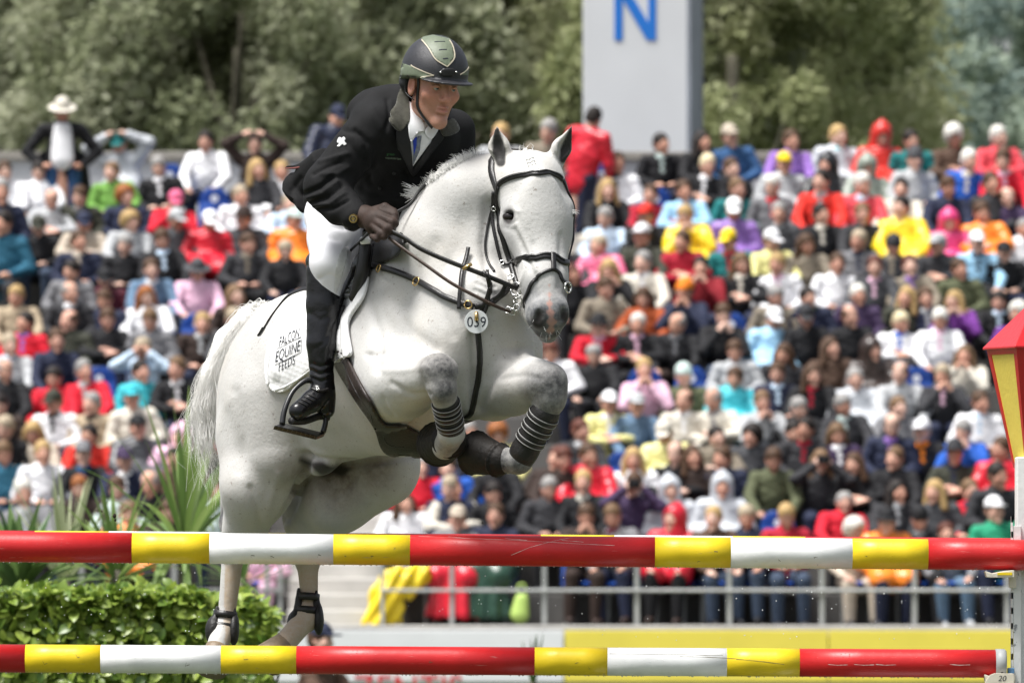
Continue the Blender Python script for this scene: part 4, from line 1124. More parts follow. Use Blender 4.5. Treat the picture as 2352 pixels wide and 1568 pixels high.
for r in range(NR):
    L = sorted([e for e in people if e['row'] == r], key=lambda e: e['u'])
    if r == 0:
        for e in L: seat(e['u'], 0, f"blue front row seat under {'the spectator' if False else e['wear'] + ' and ' + hairword(e)}" + (f", beside {e['left']['wear']}" if e['left'] and e['wear'].startswith('dark brown') else ''))
        seat(1585, 0, 'empty blue seat with white number plate in the front row'); seat(945, 0, 'blue seat beside the yellow raincoat in the front row')
    ax0, ax1 = 640, 890
    for a, b in zip(L, L[1:]):
        gap = b['u'] - a['u']; n = int(gap / 92) - 1
        if gap > 400: n = 0
        for k in range(n):
            u = a['u'] + gap * (k + 1) / (n + 1)
            if ax0 - 20 < u < ax1 + 20 or (r == 0): continue
            if r > 8 and 690 < u < 1300: continue
            lab = f"empty blue seat between {a['wear']} and {b['wear']}, {ORD[r]} row"
            if n > 1: lab = f"{'first' if k == 0 else 'second' if k == 1 else 'third'} empty blue seat right of {a['wear']}, {ORD[r]} row"
            seat(u, r, lab); nS += 1
# yellow raincoat draped at the end of the front row
YRC = mat('yellow_raincoat', (.78, .58, .02), .4, .4, .1, 8, .5, 14)
Yc = 75.05; S = SDF((PY(815, 0, Yc).x, 74.95, PY(0, 1450, Yc).z), (PY(1000, 0, Yc).x, 75.9, PY(0, 1270, Yc).z), .012)
q_ = lambda u, v, dy=0: PY(u, v, Yc + .2 + dy)
S.chain([q_(958, 1325, .1), q_(910, 1335), q_(880, 1370, -.08), q_(858, 1425, -.1)], [.13, .14, .12, .12], .05, n=(0, 1, 0), q=.6); S.chain([q_(900, 1345), q_(905, 1420, -.05)], [.12, .10], .04, n=(0, 1, 0), q=.6); S.rc(q_(972, 1318, .1), q_(938, 1365, .05), .09, .05, .04); S.halfspace((0, 0, PZ + .014), (0, 0, -1))
v, q = S.poly(2); v = (v + vnorm(v, q) * (np.sin(v[:, 0] * 42 - v[:, 2] * 26 + np.sin(v[:, 2] * 5)) * .016)[:, None]).astype(np.float32)
tag(obj('draped_raincoat', mesh_np('draped_raincoat', v, q, [YRC])), 'yellow raincoat draped in a heap behind the railing by the stairway', 'raincoat')
LIME = mat('lime_bag', (.45, .62, .16), .5, .3, .08, 10); S = SDF((PY(1165, 0, 75.3).x, 75.1, PZ), (PY(1235, 0, 75.3).x, 75.6, PZ + .42), .011); S.rc((PY(1194, 0, 75.3).x, 75.33, PZ + .12), (PY(1198, 0, 75.3).x, 75.33, PZ + .26), .10, .075, .03, n=(0, 1, 0), q=.6); S.halfspace((0, 0, PZ + .013), (0, 0, -1)); v, q = S.poly(2)
bag = obj('bag', mesh_np('bag', v, q, [LIME])); tag(bag, 'lime green bag standing behind the railing in the front row', 'bag'); xb = PY(1198, 0, 75.3).x; mb = MB(); mb.tube(catmull([(xb - .05, 75.33, PZ + .32), (xb - .03, 75.33, PZ + .42), (xb + .03, 75.33, PZ + .42), (xb + .05, 75.33, PZ + .32)], 4), .010, 6); mb.build('handle', LIME, bag, True)
# ============================================================ hedge and strappy plants beside the jump
rnd = random.Random(31)
def leafcol(name, c0, c1, rough=.35):
    m = bpy.data.materials.new(name); m.use_nodes = True; nt = m.node_tree; b = nt.nodes['Principled BSDF']; b.inputs['Roughness'].default_value = rough; b.inputs['Specular IOR Level'].default_value = .5
    oi = nd(nt, 'ShaderNodeObjectInfo'); cr = nd(nt, 'ShaderNodeValToRGB'); cr.color_ramp.elements[0].color = (*c0, 1); cr.color_ramp.elements[1].color = (*c1, 1)
    at = nd(nt, 'ShaderNodeAttribute', attribute_name='tone'); ad = nd(nt, 'ShaderNodeMath', operation='ADD'); nt.links.new(at.outputs['Fac'], ad.inputs[0]); nt.links.new(oi.outputs['Random'], ad.inputs[1]); fr = nd(nt, 'ShaderNodeMath', operation='FRACT'); nt.links.new(ad.outputs[0], fr.inputs[0])
    nt.links.new(fr.outputs[0], cr.inputs[0]); nt.links.new(cr.outputs[0], b.inputs['Base Color']); tr = nd(nt, 'ShaderNodeBsdfTranslucent'); nt.links.new(cr.outputs[0], tr.inputs[0]); mx = nd(nt, 'ShaderNodeMixShader', Fac=.30); out = nt.nodes['Material Output']; nt.links.new(b.outputs[0], mx.inputs[1]); nt.links.new(tr.outputs[0], mx.inputs[2]); nt.links.new(mx.outputs[0], out.inputs[0]); return m
HL = leafcol('hedge_leaf', (.08, .16, .02), (.40, .50, .09)); HLD = leafcol('hedge_leaf_inner', (.035, .085, .012), (.11, .20, .03))
def leaf_geo(L, Wd):
    prof = [(0, .05), (.2, .75), (.45, 1), (.7, .8), (.9, .35), (1, .02)]; V = []; Q = []
    for t, w in prof:
        z = -.25 * L * (t - .35) ** 2; V += [(-w * Wd / 2, t * L, z + .12 * Wd * w), (0, t * L, z), (w * Wd / 2, t * L, z + .12 * Wd * w)]
    for i in range(len(prof) - 1): Q += [(i * 3, i * 3 + 1, i * 3 + 4, i * 3 + 3), (i * 3 + 1, i * 3 + 2, i * 3 + 5, i * 3 + 4)]
    return np.array(V), np.array(Q)
lv, lq = leaf_geo(.060, .040); leafmes = [mesh_np('leaf', lv * s, lq, [HL]) for s in (.85, 1.0, 1.2)]
def rot_to(d, up):
    y = Vector(d).normalized(); z = (Vector(up) - y * Vector(up).dot(y)).normalized(); x = y.cross(z); return Matrix((x, y, z)).transposed()
def hedge(lab, u0, u1, vt, Y, dep, n, nsingle, sid):
    r = random.Random(sid); h = empty('hedge', PY((u0 + u1) / 2, 1500, Y)); h.location.z = 0; tag(h, lab, 'hedge')
    mt = Matrix.Translation(h.location).inverted(); V = []; Q = []; tone = []; singles = 0
    for i in range(n):
        d = r.random() ** 1.6 * dep; y = Y + d; u = r.uniform(u0, u1); tv = vt(u) + r.gauss(0, 9) + 5 * math.sin(u * .04) + 4 * math.sin(u * .11)
        front = r.random() < .62
        v = tv + (abs(r.gauss(0, 9)) if not front else r.uniform(0, 215)); p = PY(u, v, y)
        if p.z < .25: continue
        nrm = Vector((r.gauss(0, .6), -1.0 if front else -.3, .6 if front else 1.4)).normalized(); dr = Vector((r.gauss(0, 1), r.gauss(-.3, .5), r.gauss(.15, .7)))
        M = rot_to(dr, nrm)
        if singles < nsingle and d < dep * .35:
            o = bpy.data.objects.new('leaf', r.choice(leafmes)); COL.objects.link(o); o.parent = h; o.matrix_parent_inverse = mt; o.matrix_basis = Matrix.Translation(p) @ M.to_4x4(); singles += 1
        else:
            b = len(V) // 1; base = len(V); s = r.uniform(.65, 1.35)
            for q in lv: V.append(tuple(p + M @ Vector(q * s)))
            Q += [tuple(base + k for k in f) for f in lq]; tone += [r.random()] * len(lv)
    me = mesh_np('leaf_mass', V, Q, [HL]); vattr(me, 'tone', tone); o = obj('leaf_mass', me, h); o['kind'] = 'stuff'
    mb = MB(); a, b = PY(u0 - 20, 1400, Y + dep * .55), PY(u1 - 10, 1400, Y + dep * .55)
    for k in range(26):
        x = r.uniform(a.x, b.x); z1 = PY(0, vt(r.uniform(u0, u1)) + 40, Y).z; mb.tube([(x, Y + r.uniform(.3, .9) * dep, 0), (x + r.gauss(0, .05), Y + r.uniform(.3, .9) * dep, z1 * .6), (x + r.gauss(0, .1), Y + r.uniform(.3, .9) * dep, z1)], [.012, .009, .004], 5)
    s = mb.build('stems', BARK, h, True); s['kind'] = 'stuff'
hedge('bright green leafy hedge beside the jump below the strappy plants', -40, 520, lambda u: 1372 + max(0, u - 380) * .12, 33.5, 1.3, 8500, 300, 3)
hedge("pale green shrub behind the horse's hind fetlocks", 520, 628, lambda u: 1385 + abs(u - 560) * .55, 36.0, .8, 900, 120, 4)
SB = [leafcol('strap_leaf', (.11, .20, .05), (.30, .40, .13), .4), leafcol('pale_strap_leaf', (.30, .36, .18), (.55, .58, .38), .4), leafcol('dark_strap_leaf', (.05, .11, .03), (.15, .24, .07), .4)]
def strappy(lab, u, v, Y, n, L, Wd, m, seed, elev=(5, 85), droop=.9, base=0):
    r = random.Random(seed); e = empty('strappy_plant', PY(u, v, Y)); c = Vector(e.location); tag(e, lab, 'plant')
    for k in range(n):
        az = r.uniform(0, 2 * math.pi); el_ = RAD(r.uniform(*elev)); l = L * r.uniform(.7, 1.15); p = Vector((0, 0, 0)); d = Vector((math.cos(az) * math.cos(el_), math.sin(az) * math.cos(el_), math.sin(el_))); pts = [p.copy()]
        N = 8
        for i in range(N): p = p + d * l / N; d = (d + Vector((0, 0, -droop * (i / N) * .42 * (1.1 - math.sin(el_) * .8)))).normalized(); pts.append(p.copy())
        V = []; Q = []
        for i, q in enumerate(pts):
            t = i / N; w = Wd * (.45 + 1.1 * t if t < .4 else 1.0 - ((t - .4) / .6) ** 1.5 * .96) * .5; tg = (pts[min(i + 1, N)] - pts[max(i - 1, 0)]).normalized(); s = tg.cross(Vector((0, 0, 1))).normalized(); nn = s.cross(tg)
            V += [q - s * w + nn * w * .35, q, q + s * w + nn * w * .35]
        for i in range(N): Q += [(i * 3, i * 3 + 1, i * 3 + 4, i * 3 + 3), (i * 3 + 1, i * 3 + 2, i * 3 + 5, i * 3 + 4)]
        o = obj('blade', mesh_np('blade', [tuple(x) for x in V], Q, [m]), e, (0, 0, 0))
    mb = MB(); mb.tube([(0, 0, .06), (0, 0, -c.z * .5), (0, 0, -c.z)], [.03, .045, .05], 8); t = mb.build('stem', BARK, e, True, (0, 0, 0)); return e
strappy('tall strappy green plant with arching blades beside the horse', 425, 1268, 38, 56, .80, .046, SB[0], 1, (-25, 88), 1.0)
strappy('pale upright spiky plant above the pole at the far side of the hedge', 150, 1345, 40, 34, .60, .036, SB[1], 2, (35, 85), .35)
strappy('dark green strappy plant low behind the hedge next to the pole end', 40, 1375, 39, 46, .50, .10, SB[2], 3, (20, 85), .6)
strappy('drooping strappy plant in the middle of the hedge', 268, 1335, 37.5, 60, .52, .036, SB[0], 4, (-20, 80), 1.1)
strappy("thin strappy plant between the horse's hind legs and the steps", 555, 1350, 42, 26, .50, .022, SB[2], 5, (10, 85), .8)
strappy('small spiky plant in front of the advertising boards', 1225, 1585, 48, 7, .40, .028, SB[2], 6, (55, 88), .2)
# mud clods and drops thrown up
CLOD = mat('mud', (.03, .022, .015), .9, .2, .3, 40)
for i, (u, v, r_) in enumerate(((263, 1184, 4.2), (265, 1194, 2.4), (234, 1174, 1.4), (1108, 1200, 1.6))):
    mb = MB(); V, Fc = ball(P(u, v, 300), M7 * r_ * 1.02, 5, (1, .8, 1.2)); V = [q + Vector((rnd.gauss(0, .0008), 0, rnd.gauss(0, .0008))) for q in V]; o = mb.add(V, Fc).build('mud_clod', CLOD, None, True)
    tag(o, ['larger dark mud clod flying above the red pole', 'smaller mud clod just below the larger one', 'tiny mud speck beside the flying clods', 'tiny mud speck flying below the outstretched foreleg'][i], 'mud clod')
mb = MB()
for _ in range(170):
    u = rnd.choice((rnd.uniform(40, 520), rnd.uniform(860, 1700), rnd.uniform(1700, 2320))); mb.add(*ball(P(u, rnd.uniform(1300, 1470) if u > 600 else rnd.uniform(1310, 1470), rnd.uniform(-60, 260)), M7 * rnd.uniform(.6, 1.7), 3))
o = mb.build('spray_drops', mat('spray', (.82, .85, .86), .1, .5, 0), None, True); o['kind'] = 'stuff'; o['label'] = 'fine water drops falling from the poles'
# ============================================================ the grey horse
AL, PI_ = RAD(64), RAD(13)
fw = np.array([math.cos(AL) * math.cos(PI_), -math.sin(AL) * math.cos(PI_), math.sin(PI_)])
rt = np.array([-math.sin(AL), -math.cos(AL), 0]); upv = np.cross(rt, fw)
HR = np.stack([fw, rt, upv], 1)                      # columns forward, right, up
def px(r): return r * M7
H = SDF(P(440, 1500, 1250) - Vector((0, 0, .1)), P(1360, 270, 1250), .0065)
H.lo[1] = Y0 - .36; H = SDF(H.lo, (P(1360, 0, 0).x, Y0 + 1.62, P(0, 270, 0).z), .0065)
def el(u, v, d, a, b, c, k=40, R=HR, sub=False): H.el(P(u, v, d), (px(a), px(b), px(c)), R, px(k), sub)
def rc(a, b, ra, rb, k=30, **kw): H.rc(P(*a), P(*b), px(ra), px(rb), px(k), **kw)
# trunk
el(868, 828, 490, 660, 190, 206, 50)
el(705, 845, 800, 250, 172, 172, 70)                 # croup
rc((690, 805, 760), (634, 865, 980), 120, 118, 60)
el(905, 640, 380, 170, 72, 90, 70)                   # withers
el(940, 905, 330, 170, 130, 135, 60)                 # girth
# chest and shoulders
rc((1070, 800, 70), (950, 795, 300), 132, 160, 50)
el(1080, 760, 20, 95, 120, 125, 40)
el(1018, 800, 0, 80, 74, 110, 22); el(1150, 795, 50, 85, 76, 115, 22)     # breast muscles
el(930, 775, 120, 120, 70, 150, 26)                  # right shoulder
rc((880, 690, 190), (905, 850, 60), 60, 62, 24)
el(1165, 800, 200, 120, 70, 140, 30)
el(1085, 895, 40, 75, 90, 70, 30)                    # brisket
# neck
rc((985, 700, 230), (1020, 570, 130), 148, 110, 60)
rc((1065, 725, 110), (1050, 570, 90), 118, 94, 50)
rc((1020, 555, 140), (1075, 450, 85), 100, 84, 50)
rc((1075, 458, 85), (1165, 418, 45), 82, 62, 40)
rc((965, 505, 200), (1062, 412, 110), 44, 36, 40)    # crest
rc((1062, 420, 110), (1160, 384, 60), 36, 32, 40)
rc((1118, 470, 60), (1092, 680, 20), 52, 60, 24)     # windpipe side
rc((940, 610, 120), (1060, 760, -40), 40, 46, 30)    # neck base muscle
# head
NY = np.array([.30, -.95, 0.0]); NY /= np.linalg.norm(NY)       # where the face looks
nr = np.array([.95, .30, 0.0])
HX = np.stack([nr, NY, [0, 0, 1]], 1)
el(1216, 415, 15, 72, 82, 70, 30, HX)
rc((1222, 440, -12), (1236, 520, -45), 76, 76, 30, n=NY, q=.85)
rc((1236, 520, -45), (1249, 640, -105), 70, 50, 30)
rc((1249, 640, -105), (1256, 715, -135), 50, 47, 30)
el(1172, 552, 45, 58, 66, 98, 12, HX)               # jowl
rc((1172, 610, 35), (1238, 722, -85), 44, 36, 14)    # lower jaw
el(1189, 480, -48, 30, 26, 30, 22, HX); el(1289, 480, -22, 28, 26, 30, 22, HX)   # brows over the eyes
el(1180, 512, -30, 30, 26, 30, 20, HX)
el(1243, 470, -85, 45, 22, 75, 30, HX)               # forehead plate
rc((1200, 545, -80), (1222, 600, -110), 10, 8, 20); rc((1296, 545, -50), (1285, 610, -100), 10, 8, 20)   # facial crests
el(1256, 722, -145, 46, 40, 46, 18, HX)              # muzzle
el(1236, 722, -178, 19, 18, 32, 12, HX); el(1287, 716, -158, 18, 18, 30, 12, HX)   # nostril wings
el(1258, 762, -135, 28, 30, 17, 10, HX)              # lips
el(1258, 776, -112, 20, 24, 12, 10, HX)
el(1239, 731, -200, 9, 16, 24, 6, HX, True)          # nostrils
el(1296, 724, -178, 9, 16, 22, 6, HX, True)
el(1172, 497, -83, 14, 12, 10, 8, HX, True)          # eye hollows
rc((1220, 766, -172), (1285, 763, -160), 3, 3, 5, sub=True)
# ears: tapered shells
def ear(base, mid, tip, wid, face):
    f = np.array(face, float); f /= np.linalg.norm(f)
    B, Mi, T = [np.array(P(*q)) for q in (base, mid, tip)]
    H.chain([B, Mi, T], [px(wid * .72), px(wid), px(3)], px(7), n=f, q=.62)
    o = f * px(wid * .62)
    H.chain([B * .6 + Mi * .4 + o, Mi + o * .95, T * .86 + Mi * .14 + o * .35], [px(wid * .35), px(wid * .62), px(2.5)], px(5), sub=True, n=f, q=.9)
ear((1168, 392, 20), (1146, 336, 5), (1141, 288, -5), 25, (-.35, -1, .1))
ear((1266, 384, 25), (1290, 340, 10), (1316, 287, 0), 24, (.55, -.85, .1))
rc((1180, 400, 10), (1165, 375, 18), 26, 20, 20); rc((1252, 395, 20), (1272, 370, 25), 26, 18, 20)
# forelegs
rc((898, 885, 130), (925, 878, 20), 92, 84, 22); rc((925, 878, 20), (1000, 858, -165), 82, 46, 16)
el(893, 925, 110, 56, 50, 56, 26)                    # elbow
rc((850, 790, 200), (915, 850, 60), 70, 70, 40)
rc((930, 830, 20), (990, 838, -140), 34, 22, 14)     # forearm muscle
el(1008, 852, -192, 40, 42, 42, 10); el(1016, 888, -200, 30, 33, 36, 12)      # knee
el(988, 842, -198, 16, 22, 24, 12); el(1032, 850, -200, 16, 20, 24, 12)
rc((1015, 895, -198), (1030, 950, -150), 31, 26, 12)
rc((1030, 950, -150), (1037, 985, -115), 26, 26, 10); el(1037, 992, -110, 30, 32, 30, 10)
rc((1037, 998, -112), (1022, 1026, -45), 28, 30, 10)
rc((1125, 878, 110), (1175, 880, 0), 82, 74, 22); rc((1175, 880, 0), (1252, 878, -135), 72, 48, 16)
el(1140, 915, 100, 60, 50, 48, 26); rc((1180, 840, -10), (1240, 848, -120), 30, 20, 14)
el(1258, 876, -142, 42, 44, 42, 10); el(1266, 905, -146, 36, 38, 42, 12); el(1240, 868, -158, 18, 20, 26, 12); el(1280, 872, -148, 16, 20, 26, 12)
rc((1262, 925, -138), (1230, 990, -105), 33, 25, 12)
rc((1230, 990, -105), (1197, 1050, -80), 25, 26, 10); el(1192, 1058, -75, 31, 32, 29, 10)
rc((1190, 1060, -75), (1130, 1052, -40), 28, 32, 10)
# hind legs
el(600, 955, 800, 165, 90, 165, 60)                  # right thigh
rc((640, 930, 720), (640, 1050, 680), 105, 72, 80)
rc((590, 1010, 800), (592, 1115, 740), 95, 86, 40); rc((560, 980, 860), (540, 1150, 900), 50, 30, 30); rc((590, 1115, 740), (562, 1215, 820), 84, 52, 30)
rc((528, 1040, 930), (520, 1200, 930), 22, 15, 24)   # hamstring line to the hock
el(520, 1205, 920, 20, 18, 26, 12); rc((562, 1215, 820), (536, 1262, 880), 50, 31, 20)
rc((536, 1262, 885), (522, 1400, 880), 27, 22, 20); el(514, 1440, 875, 28, 28, 32, 22)
rc((514, 1440, 870), (497, 1490, 830), 27, 26, 14)
rc((765, 960, 880), (884, 1058, 700), 118, 84, 14)   # left thigh
rc((884, 1086, 700), (775, 1140, 780), 79, 84, 20); rc((775, 1140, 780), (718, 1185, 880), 84, 72, 30)
rc((718, 1190, 870), (706, 1272, 940), 64, 36, 24); el(690, 1235, 975, 30, 24, 40, 20)
rc((705, 1255, 950), (710, 1365, 940), 28, 22, 20); el(704, 1416, 930, 30, 30, 36, 24)
rc((704, 1418, 925), (655, 1475, 870), 28, 27, 14)
H.rc(P(652, 1240, 780), P(668, 1150, 740), px(15), px(5), px(12), sub=True)
# belly details
el(740, 1060, 600, 62, 32, 32, 16)                   # sheath
rc((955, 985, 330), (720, 1012, 640), 45, 38, 50)
HV_, HQ_ = H.poly(3); del H
Us, Vs_, Ds = uvd(HV_); NV = vnorm(HV_, HQ_)
for pts, w, dep, dmax in (
        ([(1122, 470), (1112, 560), (1122, 640), (1158, 695)], 13, -9, 400), ([(846, 815), (900, 801), (960, 806), (990, 812)], 7, -9, 300),
        ([(868, 850), (872, 770), (850, 700), (852, 640)], 11, -6, 400), ([(1085, 770), (1087, 850), (1085, 930)], 9, -9, 300),
        ([(1105, 940), (1128, 870), (1175, 822), (1200, 800)], 9, -9, 300), ([(640, 880), (682, 960), (690, 1035)], 16, -8, 2000),
        ([(575, 1120), (592, 1170), (600, 1215)], 8, -5, 2000), ([(640, 1090), (620, 1150), (612, 1200)], 9, 4, 2000), ([(1182, 530), (1215, 600), (1228, 640)], 6, -4, 60),
        ([(1188, 515), (1218, 575), (1230, 620)], 5, 4, 60), ([(1224, 560), (1236, 680)], 6, -3, 60), ([(1288, 540), (1283, 660)], 6, -3, 60),
        ([(1095, 650), (1120, 662), (1140, 655)], 4, -4, 300), ([(1090, 666), (1118, 678), (1145, 672)], 4, -4, 300), ([(1100, 635), (1125, 645)], 4, -4, 300),
        ([(905, 690), (940, 760), (1000, 800)], 14, -5, 300), ([(1000, 560), (960, 640), (930, 700)], 18, -5, 300), ([(1030, 600), (1010, 700), (1040, 770)], 12, -4, 300),
        ([(900, 880), (940, 905), (985, 905)], 7, -4, 300), ([(880, 850), (930, 850), (980, 842)], 8, 3, 300), ([(1150, 870), (1200, 862), (1240, 868)], 7, -3, 300),
        ([(1195, 560), (1205, 620), (1195, 650)], 3, 2.5, 60), ([(905, 955), (890, 940), (880, 915)], 5, -4, 300), ([(540, 900), (560, 1000), (550, 1080)], 14, -4, 2000),
        ([(1165, 484), (1178, 480), (1192, 486)], 4, 3, 60), ([(1160, 510), (1172, 514), (1188, 508)], 3, -2.5, 60), ([(1158, 522), (1172, 527), (1190, 520)], 3, -2, 60),
        ([(1140, 760), (1160, 800), (1190, 800)], 9, -5, 300), ([(705, 1048), (770, 1062), (860, 1062), (945, 1046)], 8, -13, 2000), ([(700, 1050), (701, 1088), (678, 1140), (655, 1190)], 11, -15, 2000), ([(760, 1150), (800, 1120), (820, 1080)], 10, -4, 2000), ([(850, 1190), (860, 1130), (880, 1090)], 9, -3, 2000)):
    dd = line_dist(Us, Vs_, pts); f = np.exp(-(dd / w) ** 2) * (NV[:, 1] < -.05) * (Ds < dmax)
    HV_ = HV_ + NV * (f * px(dep))[:, None]
HV_ = laplace(HV_.astype(np.float32), HQ_, .3)
NN0 = NV
# colour masks (coat colours, plus shade painted on the thighs and hind leg)
def near(V, pts, r, soft):
    m = np.zeros(len(V), np.float32)
    for p in pts:
        q = np.array(P(*p[:3])); rr = px(p[3] if len(p) > 3 else r)
        d = np.linalg.norm(V - q, axis=1); m = np.maximum(m, np.clip((rr + px(soft) - d) / px(2 * soft), 0, 1))
    return m
HB = bvh_of(HV_, HQ_)
e1 = V_ = HV_
nose = near(HV_, [(1238, 735, -175, 56), (1288, 725, -160, 54), (1258, 770, -140, 44), (1226, 690, -140, 40), (1292, 682, -130, 36), (1260, 740, -185, 40)], 40, 24)
pk = np.zeros(len(HV_), np.float32)
Us = CU + HV_[:, 0] * F / HV_[:, 1]; Vs_ = HV - (HV_[:, 2] - ZC) * F / HV_[:, 1]; Ds = (HV_[:, 1] - Y0) * 700
cx = np.interp(Vs_, [640, 700, 740, 775], [1262, 1262, 1268, 1262]); wd = np.interp(Vs_, [650, 690, 740, 765, 780], [0, 5, 11, 7, 0])
pk = np.clip((wd - np.abs(Us - cx) + 3 * np.sin(Vs_ * .3)) / 4, 0, 1) * (Ds < -120) * (wd > 0)
knee = near(HV_, [(1012, 848, -205, 50), (1020, 892, -215, 40), (1030, 940, -165, 34), (1262, 885, -150, 58), (1262, 930, -150, 42), (1225, 1000, -110, 30), (1195, 1060, -90, 40), (1155, 1062, -70, 44), (1034, 1012, -85, 36), (510, 1190, 930, 40), (515, 1240, 910, 40), (690, 1220, 985, 36), (1026, 1022, -40, 30)], 40, 26)
dark = near(HV_, [(1236, 740, -180, 19), (1240, 722, -182, 15), (1235, 754, -178, 12), (1297, 726, -165, 14), (1296, 738, -160, 10), (1173, 498, -80, 21), (1235, 772, -150, 12), (1275, 765, -150, 12)], 30, 7)
groin_shade = near(HV_, [(700, 1070, 660, 46), (672, 1080, 640, 30), (780, 1095, 680, 70), (850, 1085, 600, 60), (900, 1075, 560, 40), (720, 1120, 740, 40)], 30, 36)  # dark groin skin, with the shade between the thighs painted in
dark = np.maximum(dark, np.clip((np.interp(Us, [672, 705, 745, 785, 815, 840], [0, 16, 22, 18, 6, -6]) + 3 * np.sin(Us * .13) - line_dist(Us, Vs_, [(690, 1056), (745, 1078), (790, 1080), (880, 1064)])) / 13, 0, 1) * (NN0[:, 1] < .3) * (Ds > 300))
def earmask(ax, ay, bx, by, w):
    t = np.clip(((Us - ax) * (bx - ax) + (Vs_ - ay) * (by - ay)) / ((bx - ax) ** 2 + (by - ay) ** 2), 0, 1)
    dd = np.hypot(Us - ax - t * (bx - ax), Vs_ - ay - t * (by - ay)); return np.clip((w * (1 - .75 * np.abs(t - .35)) - dd) / 4, 0, 1)
HC = mesh_np('horse', HV_, HQ_)
NN = np.zeros(len(HV_) * 3, np.float32); HC.vertex_normals.foreach_get('vector', NN); NN = NN.reshape(-1, 3)
earm = (earmask(1150, 372, 1140, 300, 18) * (NN[:, 1] < -.05) + earmask(1293, 366, 1312, 300, 15) * (NN[:, 1] < .1)) * (Vs_ < 392) * (Ds > -60)
dun = np.clip((Vs_ - 1250) / 60, 0, 1) * (Us > 516) * (Us < 760)
shade = near(HV_, [(1178, 525, -60, 24), (1170, 480, -50, 18), (1300, 520, -40, 26), (1185, 560, -60, 30), (1195, 600, -80, 25), (1240, 640, -110, 20), (700, 1170, 800, 60), (760, 1190, 720, 50), (820, 1170, 640, 40)], 30, 26)  # grey tone on the face, shade painted on the left hind leg
horsemat = mat('grey_horse_coat', (.49, .482, .465), .62, .25, .06, 9, .12, 90, sheen=.15)
nt = horsemat.node_tree
def coatmix(attr, col, fine=0):
    mx = mix_attr(horsemat, attr, col)
    if fine:
        a = mx.inputs[0].links[0].from_socket; tc = nd(nt, 'ShaderNodeTexCoord'); no = nd(nt, 'ShaderNodeTexNoise', Scale=fine, Detail=5, Roughness=.7); nt.links.new(tc.outputs['Object'], no.inputs['Vector'])
        mr = nd(nt, 'ShaderNodeMapRange'); mr.inputs[1].default_value = .38; mr.inputs[2].default_value = .62; mr.inputs[3].default_value = .70; mr.inputs[4].default_value = 1
        nt.links.new(no.outputs['Fac'], mr.inputs[0]); mm = nd(nt, 'ShaderNodeMath', operation='MULTIPLY'); nt.links.new(a, mm.inputs[0]); nt.links.new(mr.outputs[0], mm.inputs[1]); nt.links.new(mm.outputs[0], mx.inputs[0])
def flecks(scale, thr, col):
    s = base_socket(horsemat); old = s.links[0].from_socket
    tc = nd(nt, 'ShaderNodeTexCoord'); no = nd(nt, 'ShaderNodeTexNoise', Scale=scale, Detail=2); nt.links.new(tc.outputs['Object'], no.inputs['Vector'])
    mr = nd(nt, 'ShaderNodeMapRange'); mr.inputs[1].default_value = thr; mr.inputs[2].default_value = thr + .06; nt.links.new(no.outputs['Fac'], mr.inputs[0])
    mx = nd(nt, 'ShaderNodeMix', data_type='RGBA'); nt.links.new(mr.outputs[0], mx.inputs[0]); nt.links.new(old, mx.inputs[6]); mx.inputs[7].default_value = (*col, 1); nt.links.new(mx.outputs[2], s)
flecks(150, .665, (.30, .26, .23)); flecks(60, .69, (.27, .24, .22)); flecks(330, .64, (.34, .31, .28))
def dapple(scale, lo, hi, col, amt):
    s = base_socket(horsemat); old = s.links[0].from_socket; tc = nd(nt, 'ShaderNodeTexCoord'); no = nd(nt, 'ShaderNodeTexNoise', Scale=scale, Detail=5, Roughness=.6); nt.links.new(tc.outputs['Object'], no.inputs['Vector'])
    mr = nd(nt, 'ShaderNodeMapRange'); mr.inputs[1].default_value = lo; mr.inputs[2].default_value = hi; mr.inputs[4].default_value = amt; nt.links.new(no.outputs['Fac'], mr.inputs[0])
    mx = nd(nt, 'ShaderNodeMix', data_type='RGBA'); nt.links.new(mr.outputs[0], mx.inputs[0]); nt.links.new(old, mx.inputs[6]); mx.inputs[7].default_value = (*col, 1); nt.links.new(mx.outputs[2], s)
dapple(5, .45, .75, (.40, .39, .375), .6); dapple(2.2, .5, .7, (.50, .46, .40), .5)
for nm, arr, col, fn in (('knee', knee, (.028, .028, .032), 45), ('greying', shade, (.36, .36, .37), 60), ('dun', dun, (.42, .33, .24), 60), ('muzzle', nose, (.085, .09, .10), 60), ('groin_shade', groin_shade, (.16, .135, .12), 30), ('dark', dark, (.030, .026, .025), 0), ('earin', earm, (.028, .026, .025), 0), ('pink', pk, (.42, .24, .20), 40)):
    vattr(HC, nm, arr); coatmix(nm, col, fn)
hb = horsemat.node_tree.nodes['Principled BSDF']; tc = nd(nt, 'ShaderNodeTexCoord'); no = nd(nt, 'ShaderNodeTexNoise', Scale=7, Detail=6, Roughness=.62); nt.links.new(tc.outputs['Object'], no.inputs['Vector']); bp = nd(nt, 'ShaderNodeBump', Strength=.16, Distance=.03); nt.links.new(no.outputs['Fac'], bp.inputs['Height']); nt.links.new(hb.inputs['Normal'].links[0].from_socket, bp.inputs['Normal']); nt.links.new(bp.outputs[0], hb.inputs['Normal'])
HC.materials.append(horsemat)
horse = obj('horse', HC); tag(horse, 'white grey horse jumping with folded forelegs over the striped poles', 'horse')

HB = bvh_of(HV_, HQ_)
# eyes
eyem = mat('horse_eye', (.010, .006, .005), .22, .5, 0)
MB().add(*ball(P(1173, 498, -64), px(18), 12, (1.05, .85, .74))).build('eye', eyem, horse, True)
MB().add(*ball(P(1306, 494, -34), px(14), 12, (.9, 1, .78))).build('eye', eyem, horse, True)
